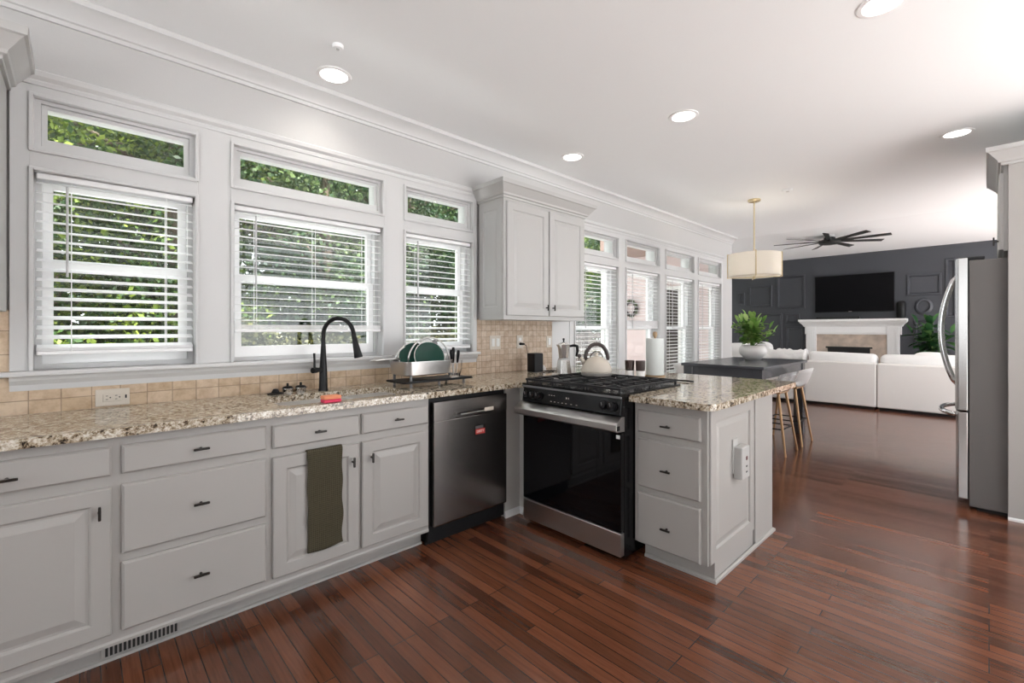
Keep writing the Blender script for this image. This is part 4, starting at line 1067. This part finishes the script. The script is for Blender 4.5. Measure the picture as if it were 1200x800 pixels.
cushion((9.50, 3.05, .84), .24, .10, .20, PI/2-.1, .1, 'puffy white throw pillow just right of the plant bowl', gp)
cushion((9.72, 3.50, .80), .25, .11, .20, PI/2+.5, .1, 'puffy white throw pillow left of the plant bowl by the wall end', gp)
cushion((9.62, .62, .75), .22, .10, .17, PI/2, .1, 'white throw pillow near the refrigerator handle', gp)
# white throw blanket lying along the back cushions
b = NB(); rows = []
for i in range(25):
    u = i/24; row = []
    for j in range(9):
        v_ = j/8; row.append(b.verts.new((9.23+.34*v_, 2.25+.72*u, .905+.018*math.sin(u*13+v_*3)+.012*math.sin(u*29+v_*7)+.010*math.sin(u*53+1)-.16*(abs(v_-.5)*2)**3)))
    rows.append(row)
for a, c in zip(rows, rows[1:]):
    for i in range(8): b.faces.new((a[i], a[i+1], c[i+1], c[i]))
o = obj('throw_blanket', b, 'pillow', smooth=True); s = o.modifiers.new('s', 'SOLIDIFY'); s.thickness = .02
tag(o, 'crumpled white throw blanket along the sofa back, between plant and fireplace', 'blanket')

# ------------------------------------------------------------------ FAR WALL: mouldings, fireplace, TV
def frame(y0_, y1_, z0_, z1_, label, w=.055):
    t_ = NB(); pts = [(y0_, z0_), (y1_, z0_), (y1_, z1_), (y0_, z1_)]
    n = len(pts); cyc = ((y0_+y1_)/2, (z0_+z1_)/2); rings = []
    for ins, h in ((0, 0), (0, .02), (.012, .032), (w*.7, .030), (w-.006, .012), (w, 0)):
        rings.append([t_.verts.new((XF-h, y+(ins if y < cyc[0] else -ins), z+(ins if z < cyc[1] else -ins))) for y, z in pts])
    for a, c in zip(rings, rings[1:]):
        for i in range(4): j = (i+1) % 4; t_.faces.new((a[i], a[j], c[j], c[i]))
    return t_
nmould = [4]
H_ = 1.28
import math as _m
_A = _m.radians(46.41)
_fw = (_m.cos(_A), _m.sin(_A)); _rt = (_m.sin(_A), -_m.cos(_A))
def on_far(u, v_, X_=XF):     # measured position on the far wall
    k = (u-600)/532.2; dx = _fw[0]+_rt[0]*k; dy = _fw[1]+_rt[1]*k; tt = X_/dx
    return tt*dy, H_-(v_-385.4)/532.2*tt
FR = [(865, 873, 343, 357.5, 1), (877.5, 905, 334.5, 359.5, 2), (910.5, 943.8, 323, 361.5, 3), (864, 917, 367.5, 428, 4), (921, 937.5, 367, 378.3, 5), (921.6, 942.5, 382.5, 428, 6),
      (1062.5, 1103.5, 320.5, 346, 7), (1071, 1095, 374, 407.5, 8), (1107.5, 1121, 302.5, 372, 9)]
for (u0, u1, v0, v1, k_) in FR:
    um, vm = (u0+u1)/2, (v0+v1)/2
    ya, _ = on_far(u0, vm); yb, _ = on_far(u1, vm); _, za = on_far(um, v0); _, zb_ = on_far(um, v1)
    o = struct('trim_%d' % (20+k_), frame(yb, ya, zb_, za, ''), 'navy')
yc_, zc_ = on_far(1082.4, 358.8)
b = NB(); rings = []
for r, h in ((.112, 0), (.112, .03), (.12, .035), (.15, .03), (.17, .012), (.17, 0)):
    rings.append([b.verts.new((XF-h, yc_+r*.83*math.cos(2*PI*i/48), zc_+r*math.sin(2*PI*i/48))) for i in range(48)])
for a, c in zip(rings, rings[1:]):
    for i in range(48): j = (i+1) % 48; b.faces.new((a[i], a[j], c[j], c[i]))
struct('trim_30', b, 'navy', smooth=40)
struct('baseboard_far', bx(XF-.018, XF, -2.5, 5.3, 0, .14, bev=.004), 'navy')
# fireplace
t = thing('fireplace_mantel', 'white fireplace mantel with fluted legs and beige tile surround on the dark wall', 'fireplace', (XF-.1, 2.1, 0))
ml, mr = 3.10, 1.16
obj('shelf', bx(XF-.26, XF, mr-.0, ml, 1.455, 1.50, bev=.006, seg=2), 'mantel', t)
obj('bed_moulding', sweep(NB(), [(XF, ml-.10), (XF-.10, ml-.10), (XF-.10, mr+.10), (XF, mr+.10)][::-1], [(0, 1.33), (-.015, 1.33), (-.03, 1.36), (-.06, 1.40), (-.085, 1.42), (-.10, 1.455), (0, 1.455)]), 'mantel', t)
obj('frieze', bx(XF-.10, XF, mr+.10, ml-.10, 1.16, 1.455, bev=.004), 'mantel', t)
obj('frieze_panel', bx(XF-.112, XF-.098, mr+.34, ml-.34, 1.19, 1.40, bev=.004), 'mantel', t)
for (a, c) in ((mr+.13, mr+.33), (ml-.33, ml-.13)):
    b = bx(XF-.125, XF, a, c, 0, 1.33, bev=.004)
    for k_ in range(4): box(b, XF-.134, XF-.12, a+.03+.042*k_, a+.052+.042*k_, .2, 1.25)
    obj('pilaster', b, 'mantel', t)
obj('tile_surround', bx(XF-.07, XF-.002, mr+.33, ml-.33, 0, 1.16), 'travertine', t)
obj('firebox', bx(XF-.076, XF-.06, mr+.62, ml-.55, .1, .86), 'hearthblack', t)
obj('firebox_trim', bx(XF-.085, XF-.07, mr+.58, ml-.51, .85, .885), 'fanmat', t)
# TV
t = thing('television', 'large flat black television above the fireplace mantel', 'television', (XF-.1, 2.1, 1.6))
y_l, z1_ = on_far(955, 326.5, XF-.09); y_r, _ = on_far(1048, 340, XF-.09); _, zb1 = on_far(955, 366.3, XF-.09)
obj('housing', bx(XF-.085, XF-.05, y_r, y_l, zb1, zb1+.83, bev=.004), 'blackplastic', t)
obj('screen', bx(XF-.088, XF-.083, y_r+.01, y_l-.01, zb1+.02, zb1+.82), 'tv', t)
obj('wall_bracket', bx(XF-.052, XF-.001, (y_r+y_l)/2-.2, (y_r+y_l)/2+.2, zb1+.2, zb1+.6), 'blackplastic', t)
obj('maker_badge', bx(XF-.0905, XF-.088, 2.10, 2.16, zb1+.006, zb1+.016), 'steel', t)
t = thing('soundbar', 'low black soundbar on the mantel under the television', 'soundbar', (XF-.13, 2.2, 1.5))
obj('housing', bx(XF-.19, XF-.10, 1.95, 2.75, 1.502, 1.56, bev=.01, seg=2), 'blackplastic', t)
obj('grille', bx(XF-.194, XF-.186, 1.97, 2.73, 1.508, 1.552), 'fanmat', t)
ys, zs = on_far(1056, 365, XF-.13)
t = thing('mantel_speaker', 'dark cylindrical speaker at the right end of the mantel', 'speaker', (XF-.13, ys, 1.5))
obj('housing', lathe(NB(), (XF-.13, ys, 1.5), [(0, .0), (.06, 0), (.075, .03), (.08, .18), (.075, .32), (.05, .36), (0, .365)], 24), 'blackplastic', t, smooth=True)
obj('base_ring', lathe(NB(), (XF-.13, ys, 1.5), [(.062, 0), (.068, .001), (.068, .012), (.062, .012)], 24), 'fanmat', t)

# ------------------------------------------------------------------ CEILING FAN
cx, cy, cz = 9.75, 1.975, 2.85
t = thing('ceiling_fan', 'large black nine-blade ceiling fan in the family room', 'ceiling fan', (cx, cy, FH))
obj('canopy', lathe(NB(), (cx, cy, FH), [(0, 0), (.075, 0), (.08, -.012), (.05, -.05), (.03, -.055), (0, -.055)], 28), 'trim', t, smooth=40)
obj('motor', lathe(NB(), (cx, cy, cz), [(0, .075), (.085, .072), (.095, .03), (.16, .02), (.17, -.02), (.15, -.045), (.06, -.06), (0, -.062)], 36), 'fanmat', t, smooth=40)
for k_ in range(9):
    a = math.radians(28+40*k_); u = Vector((math.cos(a), math.sin(a), 0)); s_ = Vector((-u.y, u.x, 0)); b = NB()
    c = Vector((cx, cy, cz))
    def q_(r, w, dz): return c+u*r+s_*w+Z*dz
    V = []
    for r, w in ((.12, .025), (.22, .03), (.85, .047), (.865, .04)):
        V.append([b.verts.new(q_(r, -w, .012)), b.verts.new(q_(r, w, -.010)), b.verts.new(q_(r, w, -.004)), b.verts.new(q_(r, -w, .018))])
    for A_, B_ in zip(V, V[1:]):
        for i in range(4): j = (i+1) % 4; b.faces.new((A_[i], A_[j], B_[j], B_[i]))
    b.faces.new(V[0][::-1]); b.faces.new(V[-1]); obj('blade', b, 'fanmat', t)

# ------------------------------------------------------------------ OUTSIDE
struct('ground', bx(-14, 30, 3.05, 26, -.45, -.35), 'soilground')
struct('bounce_slab', bx(-6, 7.6, 3.05, 6.3, -.35, -.12), 'bounce_pale')  # pale strip added below the windows to light the slats from underneath
# wing of the house: lap siding on a wall that runs away from the window wall end
b = NB(); z = -.1; yw1 = 5.25
xw = XE-.14
def yedge(zz): return yw1 if zz < 2.55 else yw1-(zz-2.55)*1.1
while z < 3.9:
    ye = yedge(z)
    if ye > 3.3: prism(b, [(xw, z), (xw-.022, z), (xw-.006, z+.125), (xw, z+.125)], 1, 3.06, ye) 
    z += .125
struct('wall_wing', b, 'siding')
b = NB()
yy0, yy1 = 3.06, 5.45
s_ = struct('trim_40', prism(NB(), [(yw1+.15, 2.40), (yw1+.15, 2.50), (3.06, 4.42), (3.06, 4.28)], 0, xw-.30, xw-.02), 'winglow')
struct('trim_41', bx(xw-.045, xw, 5.16, 5.27, -.1, 2.5), 'winglow')
struct('trim_42', prism(NB(), [(3.06, 2.60), (4.55, 2.60), (4.55, 2.86), (3.06, 2.86)], 0, 6.4, xw-.03), 'soffit')
s_ = sempty('door_1', (xw, 3.82, 0))
obj('door_frame', bx(xw-.05, xw, 3.62, 4.08, -.1, 2.02), 'winglow', s_)
obj('door_panel', bx(xw-.056, xw-.045, 3.68, 4.02, -.02, 1.96), 'fence', s_)
t = thing('wreath', 'dark round wreath hanging on the pink siding outside', 'wreath', (xw-.06, 4.60, 1.65))
b = NB(); tube(b, [(xw-.055, 4.60+.12*math.cos(2*PI*i/24), 1.66+.12*math.sin(2*PI*i/24)) for i in range(24)], .032, 7, closed=True); obj('ring', b, 'fence', t)
b = NB()
for i in range(70):
    a = random.uniform(0, 2*PI); leaf(b, (xw-.07, 4.60+.12*math.cos(a), 1.66+.12*math.sin(a)), (random.uniform(-1, .1), math.cos(a)+random.uniform(-.7, .7), math.sin(a)+random.uniform(-.7, .7)), .07, .03, .1)
obj('leaves', b, 'leaf2', t)
t = thing('wall_lantern', 'dark wall lantern on the pink siding left of the wreath', 'lantern', (xw-.1, 4.95, 1.6))
obj('bracket', tube(NB(), [(xw-.03, 4.93, 1.55), (xw-.10, 4.93, 1.58), (xw-.13, 4.93, 1.72), (xw-.12, 4.93, 1.76)], .012, 8), 'fence', t)
obj('lantern_body', lathe(NB(), (xw-.12, 4.93, 1.45), [(0, 0), (.03, .01), (.05, .22), (.06, .23), (.02, .29), (0, .30)], 6), 'fence', t)

# trees and brush
def foliage(name, label, blobs, n, mleaf, seed, size, trunk=None, group='trees outside the windows'):
    rd = random.Random(seed); verts = []; faces = []
    vol = [b_[3]*b_[4]*b_[5] for b_ in blobs]; tot = sum(v_**.67 for v_ in vol)
    for (x, y, z, rx_, ry_, rz_), v_ in zip(blobs, vol):
        k = int(n*v_**.67/tot)
        for _ in range(k):
            a = rd.uniform(0, 2*PI); cz_ = rd.uniform(-1, 1); sr = math.sqrt(1-cz_*cz_); rr = rd.uniform(.6, 1.05)
            p = Vector((x+rx_*rr*sr*math.cos(a), y+ry_*rr*sr*math.sin(a), z+rz_*rr*cz_))
            if p.z < -.3: continue
            d = Vector((rd.gauss(0, 1), rd.gauss(0, 1), rd.gauss(-.2, .7))).normalized(); s = d.orthogonal().normalized()
            s = (Matrix.Rotation(rd.uniform(0, 6.28), 3, d) @ s)
            L = size*rd.uniform(.6, 1.3); w = L*.32; i0 = len(verts)
            verts += [p, p+d*L*.5+s*w, p+d*L, p+d*L*.5-s*w]; faces.append((i0, i0+1, i0+2, i0+3))
    me = bpy.data.meshes.new('leaves'); me.from_pydata([tuple(v_) for v_ in verts], [], faces); me.materials.append(M[mleaf])
    c = blobs[0]; t = thing(name, label, 'tree' if trunk else 'shrub', (c[0], c[1], -.35), group)
    o = bpy.data.objects.new('leaves', me); COL.objects.link(o); o.parent = t; o.location = -t.location
    if trunk:
        bb = NB(); tube(bb, [(c[0], c[1], -.35), (c[0]+.1, c[1], 1.5), (c[0]-.05, c[1]+.1, 3.5), (c[0]+.1, c[1], 5.5)], [trunk, trunk*.85, trunk*.6, trunk*.3], 10)
        for k in range(5):
            a = rd.uniform(0, 6.28); z0_ = rd.uniform(1.4, 4); tube(bb, [(c[0], c[1], z0_), (c[0]+math.cos(a)*.9, c[1]+math.sin(a)*.6, z0_+.5), (c[0]+math.cos(a)*1.8, c[1]+math.sin(a)*1.1, z0_+.8)], [trunk*.35, trunk*.22, trunk*.1], 7)
        obj('trunk', bb, 'trunk', t, smooth=True)
    return t
T = [(-1.2, 8.2, 'leaf1', 'bright leafy tree outside the left half of the leftmost window'), (1.1, 9.0, 'leaf1', 'leafy tree outside the right half of the leftmost window'), (3.4, 8.6, 'leaf2', 'dark tree outside the left half of the window behind the faucet'),
     (5.6, 9.2, 'leaf2', 'dark tree outside the right half of the window behind the faucet'), (8.0, 9.6, 'leaf2', 'tree outside the narrow window beside the wall cabinet'),
     (10.8, 9.6, 'leaf1', 'bright green tree outside the window right of the wall cabinet'), (13.8, 10.6, 'leaf2', 'tree beyond the corner of the pink siding')]
for i, (x, y, ml_, lab) in enumerate(T):
    rd = random.Random(40+i); bl_ = [(x, y, 3.2, 1.5, 1.2, 2.0)]
    for k in range(7): bl_.append((x+rd.uniform(-1.3, 1.3), y+rd.uniform(-.8, .9), rd.uniform(.6, 5.6), rd.uniform(.6, 1.0), rd.uniform(.5, .9), rd.uniform(.5, .9)))
    foliage('tree', lab, bl_, 30000, ml_, 100+i, .085, .14)
Sb = [(-.6, 7.0, 'leaf1', 'green bushes low outside the leftmost window'), (2.4, 7.0, 'leaf3', 'olive brush low outside the window behind the faucet, left part'), (5.0, 7.4, 'leaf3', 'olive brush low outside the window behind the faucet, right part'), (8.2, 8.0, 'leaf1', 'green bush low outside the narrow window')]
for i, (x, y, ml_, lab) in enumerate(Sb):
    rd = random.Random(80+i); bl_ = [(x, y, .5, 1.3, .6, .8)]
    for k in range(5): bl_.append((x+rd.uniform(-1.2, 1.2), y+rd.uniform(-.3, .4), rd.uniform(-.1, 1.0), rd.uniform(.5, .8), .5, rd.uniform(.4, .7)))
    foliage('bush', lab, bl_, 17000, ml_, 200+i, .075, None, 'bushes outside the windows')
for i, x in enumerate((-3.5, -.4, 2.7, 5.8, 8.9, 12.0, 15.5)):
    rd = random.Random(300+i); bl_ = [(x, 12.5, 3.0, 2.2, .9, 3.2)]
    for k in range(6): bl_.append((x+rd.uniform(-1.8, 1.8), 12.5+rd.uniform(-.5, .5), rd.uniform(1, 6.4), rd.uniform(.8, 1.3), .8, rd.uniform(.8, 1.2)))
    foliage('tree', 'tall dark tree in the far row behind the garden, one of seven alike', bl_, 13000, 'leaf2', 400+i, .21, .2, 'far row of trees')
t = thing('garden_fence', 'dark weathered fence beyond the added slab, seen low through the tall window', 'fence', (10.5, 7.0, -.35))
b = NB()
for k in range(9): box(b, 7.2, 15.0, 7.0, 7.03, -.2+k*.155, -.07+k*.155)
obj('boards', b, 'fence', t)
for k in range(5): obj('post', bx(7.3+k*1.9, 7.4+k*1.9, 6.9, 7.0, -.35, 1.25), 'fence', t)
